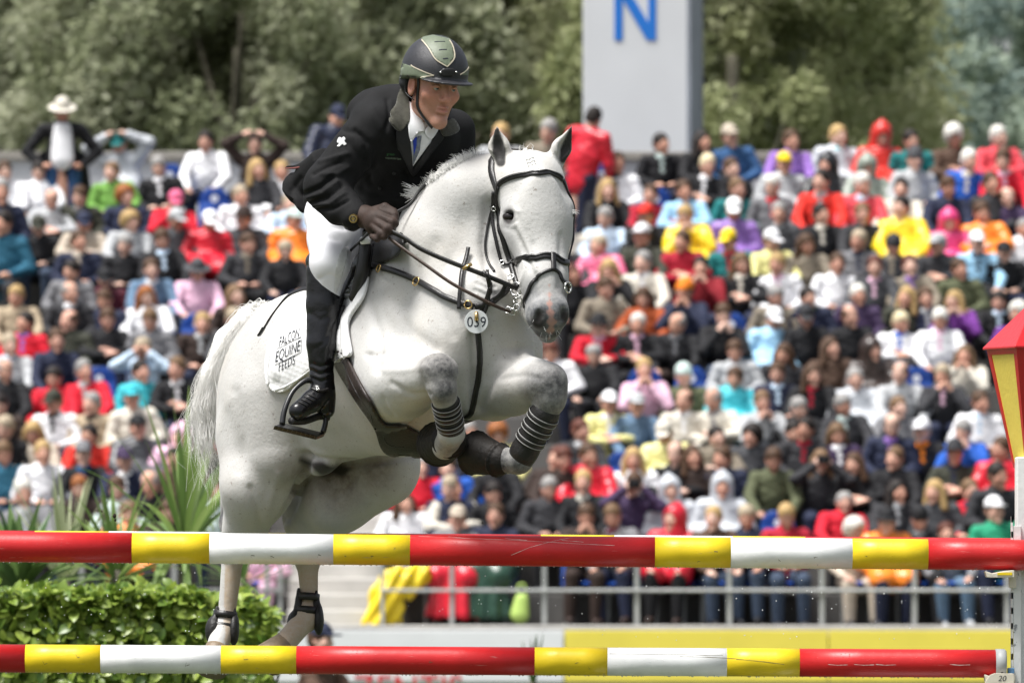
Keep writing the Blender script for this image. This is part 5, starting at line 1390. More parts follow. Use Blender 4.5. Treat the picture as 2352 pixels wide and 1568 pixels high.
# hooves
HOOF = mat('hoof_horn', (.20, .15, .10), .5, .4, .3, 20, .2, 80)
def hoof(a, b, ra, rb):
    A, B = P(*a), P(*b); L = B - A
    MB().tube([A, A + L * .12, A + L * .85, B], [px(ra) * .96, px(ra), px(rb), px(rb) * .93], 20).build('hoof', HOOF, horse, True)
hoof((1026, 1018, -35), (1004, 1022, 50), 31, 43); hoof((1138, 1054, -45), (1078, 1034, 10), 32, 44)
hoof((498, 1484, 835), (484, 1540, 800), 28, 42); hoof((658, 1470, 880), (612, 1520, 830), 28, 44)
HAIR = mat('white_horse_hair', (.88, .87, .845), .6, .2, .06, 30)
rnd = random.Random(5); R_ = []
for i in range(1500):
    a = rnd.random(); j = lambda s: rnd.gauss(0, s)
    x0, y0 = 612 + j(11), 712 + j(8); ln = rnd.choice((.55, .7, .8, .8, .85, .85, 1))
    spread = j(1)
    ctrl = [(x0, y0, 985 + j(8)), (575 + j(9) - 5 * spread, 722 + 10 * spread + j(5), 1020 + j(14)), (525 - 10 * spread + j(9), 775 + 16 * spread + j(8), 1040 + j(22)),
            (492 - 15 * spread + j(10), 850 + 18 * spread, 1045 + j(26)), (475 - 16 * spread + j(10), 930 + 12 * spread, 1040 + j(28)), (478 - 17 * spread + j(14), 1010 + j(22), 1030 + j(30)), (492 - 16 * spread + j(20), 1085 + j(45), 1020 + j(30))]
    nn = max(3, int(len(ctrl) * ln + .5)); R_.append((catmull([P(*c) for c in ctrl[:nn]], 3), px(rnd.uniform(.5, 1.1))))
H2 = SDF(P(440, 1130, 1300), P(440, 690, 1300), .008); H2 = SDF((P(430, 0, 1100).x, Y0 + 1.34, P(0, 1130, 1100).z), (P(650, 0, 900).x, Y0 + 1.60, P(0, 680, 1000).z), .006)
H2.chain([P(614, 716, 985), P(570, 732, 1020), P(527, 785, 1040), P(500, 860, 1045), P(487, 930, 1040), P(487, 985, 1035)], [px(22), px(28), px(36), px(38), px(30), px(10)], .02)
tail = strands('tail', HAIR, R_, 1, horse)
V2, Q2 = H2.poly(2); obj('tail_core', mesh_np('tail_core', V2, Q2, [HAIR]), tail)
R_ = []; crest = [(968, 428), (985, 415), (1005, 402), (1030, 384), (1055, 368), (1080, 355), (1105, 345)]
cp = catmull([(*c, 0) for c in crest], 40)
for c in cp:
    for _ in range(4):
        u, v = c.x + rnd.gauss(0, 3), c.y + rnd.uniform(0, 9)
        q, n = ray(HB, u, v)
        if q is None: q, n = surf(HB, (u, v + 8, 110))
        up_ = Vector((-.35 + rnd.gauss(0, .35), rnd.gauss(0, .4), 1)).normalized(); l = px(rnd.choice((6, 8, 10, 14, 22)) * rnd.uniform(.7, 1.2))
        R_.append(([q - n * .004, q + up_ * l * .5 + n * .004, q + up_ * l + Vector((rnd.gauss(0, .006), -.004, -.006))], px(rnd.uniform(.5, 1.0))))
for _ in range(60):   # loose lock by the withers
    u, v = 962 + rnd.gauss(0, 9), 428 + rnd.gauss(0, 8); q, n = surf(HB, (u + 8, v + 20, 120)); e = Vector((-.9 + rnd.gauss(0, .3), -.2, .35 + rnd.gauss(0, .35)))
    R_.append(([q, q + e * px(14), q + e * px(30) + Vector((0, 0, -.008))], px(1.6)))
strands('mane', HAIR, R_, 2, horse)
mb = MB()     # plaited forelock
lk = [surf(HB, p)[0] for p in ((1212, 344), (1216, 362), (1222, 380), (1228, 394))]
for i in range(16):
    t = i / 15; p = lk[0].lerp(lk[1], t * 3) if t < 1/3 else lk[1].lerp(lk[2], t * 3 - 1) if t < 2/3 else lk[2].lerp(lk[3], t * 3 - 2)
    mb.add(*ball(p + Vector((px(5) * (1 if i % 2 else -1), -px(3), 0)), px(5 if i < 13 else 7), 6, (1, .7, .8)))
fl = mb.build('forelock', HAIR, horse, True)
R_ = []
for _ in range(10):
    q, n = surf(HB, (1205 + rnd.gauss(0, 16), 345 + rnd.gauss(0, 5))); R_.append(([q, q + Vector((rnd.gauss(0, .3), -.3, 1)) * px(9), q + Vector((rnd.gauss(0, .6), -.3, 1)) * px(rnd.uniform(10, 22))], px(1)))
strands('poll_hair', HAIR, R_, 3, horse)
R_ = []
for _ in range(14):   # whiskers and lashes
    q, n = surf(HB, (rnd.uniform(1222, 1290), rnd.uniform(735, 776))); e = (n + Vector((rnd.gauss(0, .3), 0, -.3))).normalized(); R_.append(([q, q + e * px(7), q + e * px(14)], px(.5)))
for k in range(14):
    q = P(1314, 486 + rnd.gauss(0, 2), -48); R_.append(([q, q + Vector((px(6), -.004, px(1))), q + Vector((px(14 + rnd.gauss(0, 3)), -.004, px(rnd.gauss(-2, 3))))], px(.6)))
strands('whiskers', HAIR, R_, 4, horse)
# ============================================================ saddlery and boots on the horse
PADM = mat('white_quilted_cotton', (.80, .80, .80), .85, .2, .03, 40)
def quilt(u, v):
    a, b = (u * .9 + v * .35) / 11, (v * .9 - u * .35) / 11
    return -px(1.6) * (1 - min(abs(math.sin(a * math.pi)), abs(math.sin(b * math.pi))) ** .5)
padpoly = [(870, 552), (852, 600), (836, 676), (803, 733), (797, 760), (808, 815), (770, 832), (716, 848), (690, 873), (660, 897), (634, 898), (616, 876), (617, 823), (634, 765), (668, 715), (708, 686), (760, 600), (805, 540)]
mb = MB(); patch(mb, HB, padpoly, .004, .012, 3.2, relief=quilt)
pad = mb.build('saddle_pad', PADM, smooth=True); tag(pad, "white quilted saddle pad printed FALCON EQUINE FEEDS behind the rider's boot", 'saddle pad')
PB = BVHTree.FromPolygons([v.co.copy() for v in pad.data.vertices], [tuple(p.vertices) for p in pad.data.polygons])
mb = MB(); patch(mb, HB, [(862, 552), (874, 558), (859, 604), (844, 680), (813, 733), (808, 760), (816, 812), (801, 816), (794, 762), (799, 728), (831, 676), (847, 600)], .010, .012, 4); mb.build('front_edge', PADM, pad, True)
mb = MB(); strap(mb, PB, [(716, 849), (690, 874), (660, 897), (634, 897), (617, 876), (618, 823), (635, 765), (668, 716), (706, 688)], .008, .003, 0, 6); mb.build('binding', PADM, pad, True)
mb = MB()
print_text(mb, PB, 'FALCON', (642, 796), (45, -22), (2, -22), .002, thin=-.006)
print_text(mb, PB, 'EQUINE', (633, 832), (56, -27), (3, -25), .002, thin=-.006)
print_text(mb, PB, 'FEEDS', (641, 853), (37, -17), (1, -21), .002, thin=-.006)
for a, b in (((632, 838), (692, 809)), ((636, 801), (692, 774)), ((692, 809), (693, 780))):
    strap(mb, PB, [a, ((a[0] + b[0]) / 2, (a[1] + b[1]) / 2), b], .0016, .0006, .001, 3)
mb.build('lettering', INK, pad)
# ---- saddle
saddle = empty('saddle', P(830, 600, 330)); tag(saddle, 'black leather jumping saddle under the rider with stirrup', 'saddle')
fc = []
for u, v in ((838, 560), (822, 610), (806, 660), (786, 710), (776, 760), (772, 795)):
    q, n = surf(HB, (u, v)); fc.append((q + n * .026, n))
lo = [min(p[i] for p, n in fc) - .10 for i in range(3)]; hi = [max(p[i] for p, n in fc) + .10 for i in range(3)]; S = SDF(lo, hi, .005)
for i in range(5): S.rc(fc[i][0], fc[i + 1][0], px((34, 40, 40, 34, 28, 20)[i]), px((34, 40, 40, 34, 28, 20)[i + 1]), .012, n=(fc[i][1] + fc[i + 1][1]), q=.22)
v_, q_ = S.poly(2); obj('flap', mesh_np('flap', v_, q_, [LEATHER]), saddle)
mb = MB(); k1 = catmull([P(838, 548, 150), P(838, 580, 140), P(830, 630, 140), P(818, 672, 150), P(806, 690, 160)], 5)
mb.tube(k1, [px(r) for r in np.interp(np.linspace(0, 1, len(k1)), [0, .1, .5, .9, 1], [5, 14, 16, 12, 3])], 12); mb.build('knee_roll', LEATHER, saddle, True)
mb = MB(); k1 = catmull([P(856, 560, 160), P(850, 600, 150), P(840, 660, 155), P(822, 690, 165)], 5); mb.tube(k1, px(3.4), 8); mb.build('flap_edge', LEATHER, saddle, True)
mb = MB(); mb.tube([P(829, 553, 128), P(850, 551, 122)], px(9), 12); mb.build('white_band', PADM, saddle, True)
S = SDF(P(640, 740, 900), P(1000, 480, 900), .012); S = SDF((P(660, 0, 700).x, Y0 + .3, P(0, 720, 500).z), (P(990, 0, 300).x, Y0 + 1.15, P(0, 500, 500).z), .011)
S.chain([P(915, 560, 330), P(870, 590, 450), P(815, 615, 580), P(775, 600, 680)], [px(48), px(66), px(80), px(78)], .03, n=(0, 0, 1), q=.5)
v_, q_ = S.poly(2); obj('seat', mesh_np('seat', v_, q_, [LEATHER]), saddle)
mb = MB(); path = catmull([P(785, 700, 205), P(768, 755, 190), P(745, 815, 180), P(718, 880, 165)], 5); ribbon(mb, path, (.9, -.35, .2), .026, .005)
path = catmull([P(775, 700, 215), P(752, 765, 200), P(727, 880, 185)], 5); ribbon(mb, path, (.9, -.35, .2), .024, .005)
mb.build('stirrup_leather', LEATHER, saddle, True)
IRON = mat('black_stirrup_iron', (.014, .014, .015), .35, .5, .2, 40)
mb = MB(); arch = catmull([P(648, 974, 120), P(654, 940, 130), P(672, 900, 148), P(698, 876, 165), P(716, 874, 175), P(732, 888, 182), P(744, 925, 188), P(748, 965, 186), P(742, 992, 178)], 5)
mb.tube(arch, [px(r) for r in np.interp(np.linspace(0, 1, len(arch)), [0, .3, .5, .7, 1], [7, 5.5, 8, 5.5, 7])], 10); st = mb.build('stirrup', IRON, saddle, True)
a, b = P(643, 972, 118), P(742, 996, 176); e = (b - a).normalized(); s_ = Vector((e.y * 0 - .35, -.80, -.15)).normalized(); n_ = e.cross(s_).normalized()
if n_.z < 0: n_ = -n_
mb = MB()
c = [a - s_ * px(14), b - s_ * px(14), b + s_ * px(30), a + s_ * px(30)]; mb.prism(c, n_, -px(11)); mb.build('tread', IRON, st, bevel=.003)
mb = MB()
for k in range(9):
    p = a.lerp(b, (k + .7) / 9.5) + s_ * px(30); mb.prism([p, p + e * px(4), p + e * px(4) + n_ * px(-9), p + n_ * px(-9)], s_, px(2))
mb.build('tread_studs', IRON, st)
# girth with stud guard
mb = MB(); patch(mb, HB, [(794, 806), (826, 864), (856, 918), (884, 966), (926, 972), (976, 1000), (978, 1038), (925, 1042), (894, 1036), (878, 1018), (862, 972), (817, 906), (771, 824)], .006, .009, 5)
g = mb.build('girth', mat('girth_leather', (.022, .014, .011), .42, .5, .5, 6, .2, 160), smooth=True); tag(g, "dark brown leather girth with stud guard round the horse's belly", 'girth')
mb = MB(); strap(mb, HB, [(784, 816), (820, 884), (858, 944), (886, 1000), (930, 1018)], .004, .002, .014, 5); mb.build('seam', LEATHER, g, True)
# ---- breastplate
bp_ = empty('breastplate', P(1090, 715, -90)); tag(bp_, "black leather breastplate across the horse's chest with brass buckles", 'breastplate')
mb = MB(); strap(mb, HB, [(822, 606), (862, 612), (905, 622), (960, 645), (1010, 676), (1052, 694), (1090, 704)], .021, .005, .012, 6); mb.build('shoulder_strap', LEATHER, bp_, True)
mb = MB(); strap(mb, HB, [(1090, 704), (1118, 698), (1144, 682), (1168, 655)], .020, .005, .006, 6); mb.build('shoulder_strap', LEATHER, bp_, True)
mb = MB(); strap(mb, HB, [(1077, 572), (1070, 610), (1062, 660), (1056, 712)], .014, .005, .014, 6); mb.build('neck_strap', LEATHER, bp_, True)
mb = MB(); strap(mb, HB, [(1118, 628), (1122, 660), (1118, 700), (1100, 745)], .012, .004, .012, 6); mb.build('neck_strap', LEATHER, bp_, True)
mb = MB(); strap(mb, HB, [(896, 545), (884, 575), (876, 600), (872, 614)], .018, .005, .010, 6); mb.build('saddle_strap', LEATHER, bp_, True)
mb = MB(); strap(mb, HB, [(1096, 752), (1101, 800), (1101, 850), (1094, 900), (1082, 945), (1066, 975)], .020, .005, .004, 6); mb.build('girth_strap', LEATHER, bp_, True)
for u, v, w in ((828, 607, 9), (880, 620, 9), (964, 650, 10), (1078, 700, 9)):
    q, n = surf(HB, (u, v)); mb = MB(); mb.tube(ring3(q + n * .018, px(w), n, 0), px(1.8), 6); mb.build('buckle', BRASS, bp_, True)
# number disc
q, n = surf(HB, (1093, 739)); n = (n + Vector((0, -1.5, 0))).normalized(); c = q + n * .020
disc = MB(); a = n.cross(Vector((0, 0, 1))).normalized(); b = n.cross(a)
if b.z < 0: b = -b
if a.x < 0: a = -a
circ = [c + (a * math.cos(2 * math.pi * k / 40) + b * math.sin(2 * math.pi * k / 40)) * px(27) for k in range(40)]
disc.prism(circ, n, .003); dk = disc.build('number_disc', mat('white_plastic_disc', (.66, .68, .68), .35, .5, .05, 30), bevel=.0008); tag(dk, "round white tag numbered 039 hanging at the horse's chest", 'number tag')
V, Fc = text_mesh('039'); w = V[:, 0].max(); mb = MB()
mb.add([c + n * .0036 + a * ((x / w - .5) * px(44)) + b * ((y - .36) * px(34)) for x, y, _ in V], Fc); mb.build('number', INK, dk)
mb = MB(); mb.tube([c + b * px(22) + n * .006, c + b * px(2) + n * .010], [px(4), px(5)], 8); mb.build('hook', BRASS, dk, True)
# ---- bridle
br = empty('bridle', P(1200, 420, -40)); tag(br, "black leather bridle with noseband, bit and reins on the grey horse's head", 'bridle')
def bstrap(name, pts, w=.014, off=.002, t=.005, m=LEATHER):
    mb = MB(); strap(mb, HB, pts, w, t, off, 6); return mb.build(name, m, br, True)
bb = bstrap('browband', [(1142, 428), (1158, 415), (1195, 403), (1239, 399), (1275, 402), (1290, 413)], .019)
mb = MB(); strap(mb, HB, [(1146, 424), (1160, 413), (1195, 401), (1239, 397), (1275, 400), (1288, 409)], .007, .004, .006, 6); mb.build('padding', LEATHER, bb, True)
bstrap('headpiece', [(1143, 436), (1147, 405, 25), (1160, 372, 55), (1190, 348, 50), (1222, 343, 45), (1256, 356, 60), (1282, 392, 45)], .024)
bstrap('cheekpiece', [(1146, 428), (1141, 470), (1147, 510), (1155, 545), (1168, 590), (1180, 630), (1190, 660)], .018)
bstrap('cheekpiece', [(1292, 414), (1309, 455, -10), (1308, 515, -20), (1302, 585, -70), (1297, 650, -80)], .016)
bstrap('noseband_hanger', [(1136, 440), (1131, 492), (1139, 545), (1154, 604), (1182, 604)], .011, .004)
bstrap('throat_latch', [(1140, 440), (1125, 500), (1115, 555), (1118, 592), (1135, 625)], .008)
nb = bstrap('noseband', [(1170, 610), (1182, 604), (1217, 593), (1253, 588), (1277, 592), (1296, 603), (1306, 606, -60)], .022)
mb = MB(); strap(mb, HB, [(1172, 606), (1184, 600), (1217, 589), (1253, 584), (1277, 588), (1294, 600)], .008, .004, .006, 6); mb.build('padding', LEATHER, nb, True)
bstrap('flash_loop', [(1268, 583), (1269, 600), (1270, 622)], .018, .008)
bstrap('flash_strap', [(1270, 619), (1246, 627), (1224, 648), (1210, 680), (1205, 704)], .012)
bstrap('flash_strap', [(1270, 619), (1284, 628), (1293, 646), (1297, 668, -90)], .012)
def metalring(name, u, v, r, nrm=None, th=2.2, off=.012):
    q, n = surf(HB, (u, v)) if not isinstance(u, tuple) else (P(*u), Vector((0, -1, 0)))
    n = Vector(nrm) if nrm else n; mb = MB(); mb.tube(ring3(q + n.normalized() * off, px(r), n, 0), px(th), 8); return mb.build(name, STEEL, br, True)
bit = metalring('bit_ring', 1190, 664, 15, (-.6, -.8, 0)); metalring('bit_ring', 1298, 660, 12, (.8, -.6, 0))
for (u, v, r) in ((1176, 640, 7), (1190, 690, 6), (1137, 478, 5), (1154, 606, 5)): metalring('buckle', u, v, r, None, 1.6)
mb = MB(); c1 = [P(1196, 672, -80), P(1192, 690, -90), P(1186, 706, -95), P(1176, 716, -95), P(1166, 712, -95)]
for i, p in enumerate(c1): mb.tube(ring3(p, px(7.5), (-.4, -1, .3 * (-1) ** i), 0), px(1.9), 6)
mb.build('curb_chain', STEEL, br, True)
def rein(name, pts, w, m=LEATHER):
    mb = MB(); ribbon(mb, catmull([P(*p) for p in pts], 6), (0, -.4, 1), w, .005); return mb.build(name, m, br, True)
rein('rein', [(900, 532, -40), (930, 547, -60), (968, 572, -85), (1033, 601, -110), (1114, 632, -125), (1162, 652, -115), (1188, 663, -95)], .015)
rein('rein', [(893, 546, -30), (930, 574, -60), (980, 610, -95), (1040, 652, -125), (1112, 690, -135), (1150, 708, -120), (1172, 716, -100)], .010, BROWNLEATHER)
rein('rein', [(905, 490, 60), (940, 470, 70), (962, 440, 90), (985, 415, 95)], .010)
for pts in ([(1108, 622, -135), (1124, 640, -135)], [(1062, 618, -125), (1084, 606, -125)]):
    mb = MB(); mb.tube([P(*p) for p in pts], px(4), 8); mb.build('rein_stop', BRASS if pts[0][0] == 1062 else LEATHER, br, True)
rein('martingale_fork', [(1120, 634, -132), (1124, 665, -120), (1112, 700, -100), (1096, 730, -85)], .014)
rein('martingale_fork', [(1162, 652, -112), (1150, 675, -105), (1128, 692, -95), (1100, 712, -85)], .014)
# ---- leg boots
BOOTM = mat('black_leg_boot', (.016, .015, .015), .5, .4, .4, 14, .3, 120)
MUDDY = mat('muddy_rubber', (.013, .0105, .009), .65, .3, .6, 12, .35, 70)
PIPE = mat('pale_piping', (.34, .34, .33), .5, .4, .1, 40)
def shell(name, build, m, parent=None, h=.004, sm=2):
    pts = build[0]; lo = [min(P(*p)[i] for p in pts) - .09 for i in range(3)]; hi = [max(P(*p)[i] for p in pts) + .09 for i in range(3)]
    S = SDF(lo, hi, h); build[1](S); v, q = S.poly(sm); return obj(name, mesh_np(name, v, q, [m]), parent)
def band(mb, a, b, t, r, w, th=.0015):
    "strap round a leg between a and b at fraction t"
    A, B = P(*a), P(*b); ax = (B - A).normalized(); c = A.lerp(B, t); s1 = ax.cross(Vector((0, 1, 0))).normalized(); s2 = ax.cross(s1)
    n = 24; V = []; Fc = []
    for k in range(n):
        d_ = s1 * math.cos(2 * math.pi * k / n) + s2 * math.sin(2 * math.pi * k / n)
        V += [c + d_ * px(r) - ax * px(w) / 2, c + d_ * (px(r) + th) - ax * px(w) / 2, c + d_ * (px(r) + th) + ax * px(w) / 2, c + d_ * px(r) + ax * px(w) / 2]
    for k in range(n):
        j = (k + 1) % n
        for i in range(4): Fc.append((k * 4 + i, k * 4 + (i + 1) % 4, j * 4 + (i + 1) % 4, j * 4 + i))
    mb.add(V, Fc)
def tendon(a, b, f, ra, rb, rf, lab, ts, cut=None):
    o = shell('tendon_boot', ([a, b, f], lambda S: (S.rc(P(*a), P(*b), px(ra), px(rb), .004), S.rc(P(*b), P(*f), px(rb), px(rf), .01))), BOOTM)
    tag(o, lab, 'leg boot', "leg boots on the grey horse")
    for t in ts:
        r = ra + (rb - ra) * t
        mb = MB(); band(mb, a, b, t, r + 1.0, 13, .003); sb = mb.build('strap', LEATHER, o, True)
        mb = MB()
        for e in (-6, 6):
            A, B = P(*a), P(*b); L = (B - A).length; band(mb, a, b, t + px(e) / L, r + 2.6, 1.7, .0016)
        mb.build('piping', PIPE, sb, True)
    return o
tendon((1024, 925, -172), (1035, 978, -125), (1040, 998, -95), 30, 29, 28, "black tendon boot with pale piping on the foreleg nearer the rider's boot", (.10, .45, .86), ((1026, 915, -212), (1042, 1010, -150), 20))
tendon((1252, 948, -130), (1205, 1035, -88), (1193, 1058, -72), 34, 32, 31, "black tendon boot with pale piping on the foreleg stretched out to the side", (.12, .40, .68))
def bell(a, b, ra, rb, lab):
    A, B = P(*a), P(*b)
    def f(S):
        S.rc(A, B, px(ra), px(rb), .006); d = (B - A).normalized()
        S.halfspace(B + d * px(6), d); S.rc(A + d * px(18), B + d * px(30), px(ra - 2), px(rb - 7), .003, True)
        for k in range(20):
            t1, t2 = 2 * math.pi * k / 20, 2 * math.pi * (k + 1) / 20; s1 = d.cross(Vector((0, 0, 1))).normalized(); s2 = d.cross(s1); f_ = lambda t, r, c: c + (s1 * math.cos(t) + s2 * math.sin(t)) * px(r)
            S.rc(f_(t1, rb - .5, B + d * px(3)), f_(t2, rb - .5, B + d * px(3)), px(4), px(4), .004); S.rc(f_(t1, ra + 1.5, A), f_(t2, ra + 1.5, A), px(4), px(4), .004)
    o = shell('bell_boot', ([a, b], f), MUDDY); tag(o, lab, 'bell boot', 'bell boots on the forehooves'); return o
bell((1032, 1010, -55), (1008, 1019, 40), 38, 50, 'muddy black bell boot on the tucked hoof nearer the belly')
bell((1146, 1056, -50), (1092, 1040, 5), 36, 50, 'muddy black bell boot on the hoof of the outstretched foreleg')
def hindboot(c, top, cups, ears, lab, bands):
    def f(S):
        for (u, v, d, a, b) in cups: S.el(P(u, v, d), (px(a), px(26), px(b)), Ry(0), .012)
        for (p, q) in ears: S.rc(P(*p), P(*q), px(4.5), px(11), .012)
        S.rc(P(c[0], c[1], c[2] + 26), P(top[0], top[1] + 20, top[2] + 22), px(20), px(14), .015)
    o = shell('fetlock_boot', ([c, top], f), BOOTM); tag(o, lab, 'fetlock boot', 'fetlock boots on the hind legs')
    for v, w, r in bands:
        t = (v - top[1]) / (c[1] - top[1]); mb = MB(); band(mb, top, c, t, r, w, .004); mb.build('strap', LEATHER, o, True)
hindboot((512, 1450, 872), (520, 1385, 878), ((491, 1448, 864, 21, 36), (537, 1448, 864, 13, 36)), (((499, 1394, 868), (496, 1428, 864)), ((538, 1398, 870), (538, 1428, 866))), 'black fetlock boot on the hind leg in front of the hedge', ((1411, 17, 26), (1438, 16, 30)))
hindboot((704, 1420, 928), (709, 1345, 938), ((680, 1430, 918, 22, 32), (732, 1424, 920, 13, 36)), (((686, 1352, 926), (685, 1395, 920)), ((726, 1358, 928), (728, 1395, 922))), 'black fetlock boot on the hind leg near the grey steps', ((1371, 18, 26), (1402, 18, 30)))
# ============================================================ the rider
RH = Rz(27) @ Rx(12) @ Ry(3); RO = np.array(P(996, 197, 78))
HSC = np.array((.95, 1, 1.02))
def HP(x, y, z): return Vector(RH @ (np.array((x, y, z), float) * HSC) + RO)
S = SDF(RO - np.array((.20, .17, .24)), RO + np.array((.17, .22, .16)), .0027)
head_sdf(S, 1.0, True, np.array(P(950, 305, 170)), RO, RH)
def RT(x, y, z): return RH @ np.array((x, y, z), float) + RO
for s in (-1, 1):     # eyelids, cheek folds, nostrils
    S.rc(RT(.018 * s, -.0835, .0070), RT(.033 * s, -.0905, .0100), .0048, .0055, .004); S.rc(RT(.033 * s, -.0905, .0100), RT(.047 * s, -.080, .0060), .0055, .004, .004)
    S.rc(RT(.020 * s, -.082, -.004), RT(.044 * s, -.079, -.004), .004, .004, .005)
    S.el(RT(.008 * s, -.111, -.041), (.0035, .004, .003), RH, .003, True)
S.rc(RT(-.02, -.092, .030), RT(.02, -.092, .030), .001, .001, .004, True)
v_, q_ = S.poly(1)
L_ = (v_ - RO) @ RH
v_ = ((L_ * HSC) @ RH.T + RO).astype(np.float32)
me = mesh_np('person', v_, q_); lips, brow, eye, blush, beard = face_masks(L_)
SKIN = mat('rider_skin', (.50, .255, .18), .5, .35, .08, 60, .10, 400, sss=.15)
for nm, arr, col in (('blush', blush * .55, (.60, .22, .16)), ('beard', beard * .28, (.30, .17, .12)), ('lips', lips * .55, (.46, .17, .14)), ('brow', brow * .75, (.16, .09, .055))):
    vattr(me, nm, arr); mix_attr(SKIN, nm, col)
hairmask = np.clip(((L_[:, 1] > .0) & (L_[:, 2] > -.05) & (np.abs(L_[:, 0]) < .2)) * np.clip((L_[:, 1] - .018) / .01, 0, 1), 0, 1); vattr(me, 'nape', hairmask); mix_attr(SKIN, 'nape', (.07, .045, .03))
me.materials.append(SKIN)
rider = obj('person', me); tag(rider, 'rider in black jacket, white breeches and olive helmet on the jumping grey horse', 'person')
EYEW = mat('eye_white', (.42, .38, .35), .2, .5, 0); IRIS = mat('iris', (.10, .14, .15), .1, .5, 0); PUP = mat('pupil', (.01, .01, .01), .05, .5, 0)
for s in (-1, 1):
    c = HP(.0325 * s, -.0765, .003); e = MB().add(*ball(c, .0118, 10)).build('eye', EYEW, rider, True)
    gz = (Vector(RH @ np.array((.22, -1, .02)))).normalized(); mb = MB(); mb.add(*ball(c + gz * .0066, .0072, 8)); i_ = mb.build('iris', IRIS, e, True)
    MB().add(*ball(c + gz * .0114, .0034, 8)).build('pupil', PUP, e, True)
# helmet
HELM = mat('matt_black_helmet', (.022, .022, .026), .42, .5, .15, 200, .25, 700); OLIVE = mat('olive_helmet_panel', (.125, .15, .10), .5, .5, .1, 120, .12, 500); CREAM = mat('cream_piping', (.48, .43, .33), .5, .4, .05, 50)
S = SDF(RO - np.array((.19, .20, .10)), RO + np.array((.19, .20, .22)), .0035)
S.el(RT(0, .006, .045), (.107, .128, .122), RH, .01); S.rc(RT(0, .01, .02), RT(0, .02, -.02), .098, .092, .02)
S.halfspace(RT(0, -.05, .026), RH @ np.array((0, -.10, -1.0)))
S.el(RT(0, .075, -.005), (.088, .05, .045), RH, .02); S.el(RT(0, -.095, .028), (.092, .062, .0085), RH, .008)
S.rc(RT(-.10, .0, .026), RT(0, -.118, .032), .006, .006, .006); S.rc(RT(.10, .0, .026), RT(0, -.118, .032), .006, .006, .006)
S.el(RT(0, .0, -.02), (.082, .098, .075), RH, .004, True)
v_, q_ = S.poly(2); helm = obj('helmet', mesh_np('helmet', v_, q_, [HELM]), rider); HeB = bvh_of(v_, q_)
def panel(pl, m, name, par, off=.0004, t=.0016, sm=True, step=4):
    mb = MB(); patch(mb, HeB, pl, off, t, step, smooth=sm); return mb.build(name, m, par, True)
top = [(965, 87), (995, 81), (1033, 90), (1040, 112), (1042, 133), (1027, 153), (1001, 136), (986, 112)]
tp = panel(top, OLIVE, 'panel', helm, sm=False)
mb = MB(); strap(mb, HeB, [(969, 93), (985, 112), (1001, 137), (1027, 154)], .004, .0028, .0008, 6); strap(mb, HeB, [(1032, 94), (1041, 112), (1043, 134), (1027, 154)], .004, .0028, .0008, 6); mb.build('piping', CREAM, helm)
lp = panel([(917, 143), (950, 154), (996, 174), (985, 177), (964, 184), (940, 182), (917, 179)], OLIVE, 'panel', helm, sm=False)
panel([(1057, 172), (1075, 156), (1078, 174)], OLIVE, 'panel', helm, sm=False)
mb = MB(); strap(mb, HeB, [(917, 143), (950, 154), (997, 174)], .0032, .0028, .0008, 6); strap(mb, HeB, [(997, 174), (981, 176), (967, 180)], .0030, .0028, .0008, 6); strap(mb, HeB, [(1056, 172), (1075, 155)], .003, .0028, .0008, 6); mb.build('piping', CREAM, helm)
for a, b in (((998, 98), (1022, 97)), ((1008, 116), (1026, 115)), ((1017, 136), (1029, 135))):
    mb = MB(); strap(mb, HeB, [a, ((a[0] + b[0]) / 2, a[1] - 1), b], .0035, .0016, .0014, 4); mb.build('vent', INK, tp)
bd = panel([(1007, 167), (1018, 158), (1038, 157), (1050, 166), (1039, 176), (1018, 176)], LEATHER, 'badge', helm, .0006, .004, False)
for u, v in ((1012, 167), (1046, 166)):
    q, n = ray(HeB, u, v); MB().add(*ball(q + n * .005, .0038, 8)).build('rivet', STEEL, bd, True)
mb = MB(); print_text(mb, HeB, 'PRO', (1020, 170.5), (17, -.8), (1, -7), .0052); mb.build('lettering', BOOTM, bd)
q, n = ray(HeB, 938, 173); MB().add(*ball(q + n * .001, .003, 6)).build('screw', BOOTM, helm, True)
DROP = mat('water_drop', (.75, .78, .8), .05, .8, 0)
mb = MB()
for _ in range(90):
    q, n = ray(HeB, rnd.uniform(925, 1068), rnd.uniform(88, 172))
    if q is not None: mb.add(*ball(q + n * .0004, rnd.uniform(.0006, .0013), 3))
o = mb.build('water_drops', HELM, helm, True); o['kind'] = 'stuff'
# jacket
JACK = mat('black_riding_jacket', (.008, .008, .0085), .8, .22, .2, 30, .25, 900)
S = SDF((P(630, 0, 700).x, Y0 - .08, P(0, 560, 700).z), (P(1125, 0, 700).x, Y0 + .98, P(0, 180, 700).z), .006)
sh = -rt; tax = np.array(P(965, 300, 200)) - np.array(P(775, 470, 520)); tax /= np.linalg.norm(tax); tn = np.cross(sh, tax); RJ = np.stack([tax, sh, tn], 1)
def J(c, r, k, R=RJ, sub=False): S.el(P(*c), tuple(px(x) for x in r), R, px(k), sub)
def JR(a, b, ra, rb, k, **kw): S.rc(P(*a), P(*b), px(ra), px(rb), px(k), **kw)
J((930, 345, 230), (150, 132, 92), 30); J((870, 400, 330), (150, 112, 90), 50); J((800, 445, 450), (120, 108, 92), 50)
J((905, 262, 215), (90, 120, 62), 40)
JR((868, 288, 130), (1042, 300, 262), 56, 46, 30)
JR((930, 262, 160), (938, 222, 150), 36, 30, 24)
JR((860, 292, 120), (752, 420, 115), 60, 49, 18); JR((750, 424, 112), (812, 496, 45), 47, 33, 22); JR((738, 440, 112), (775, 490, 70), 40, 28, 16)
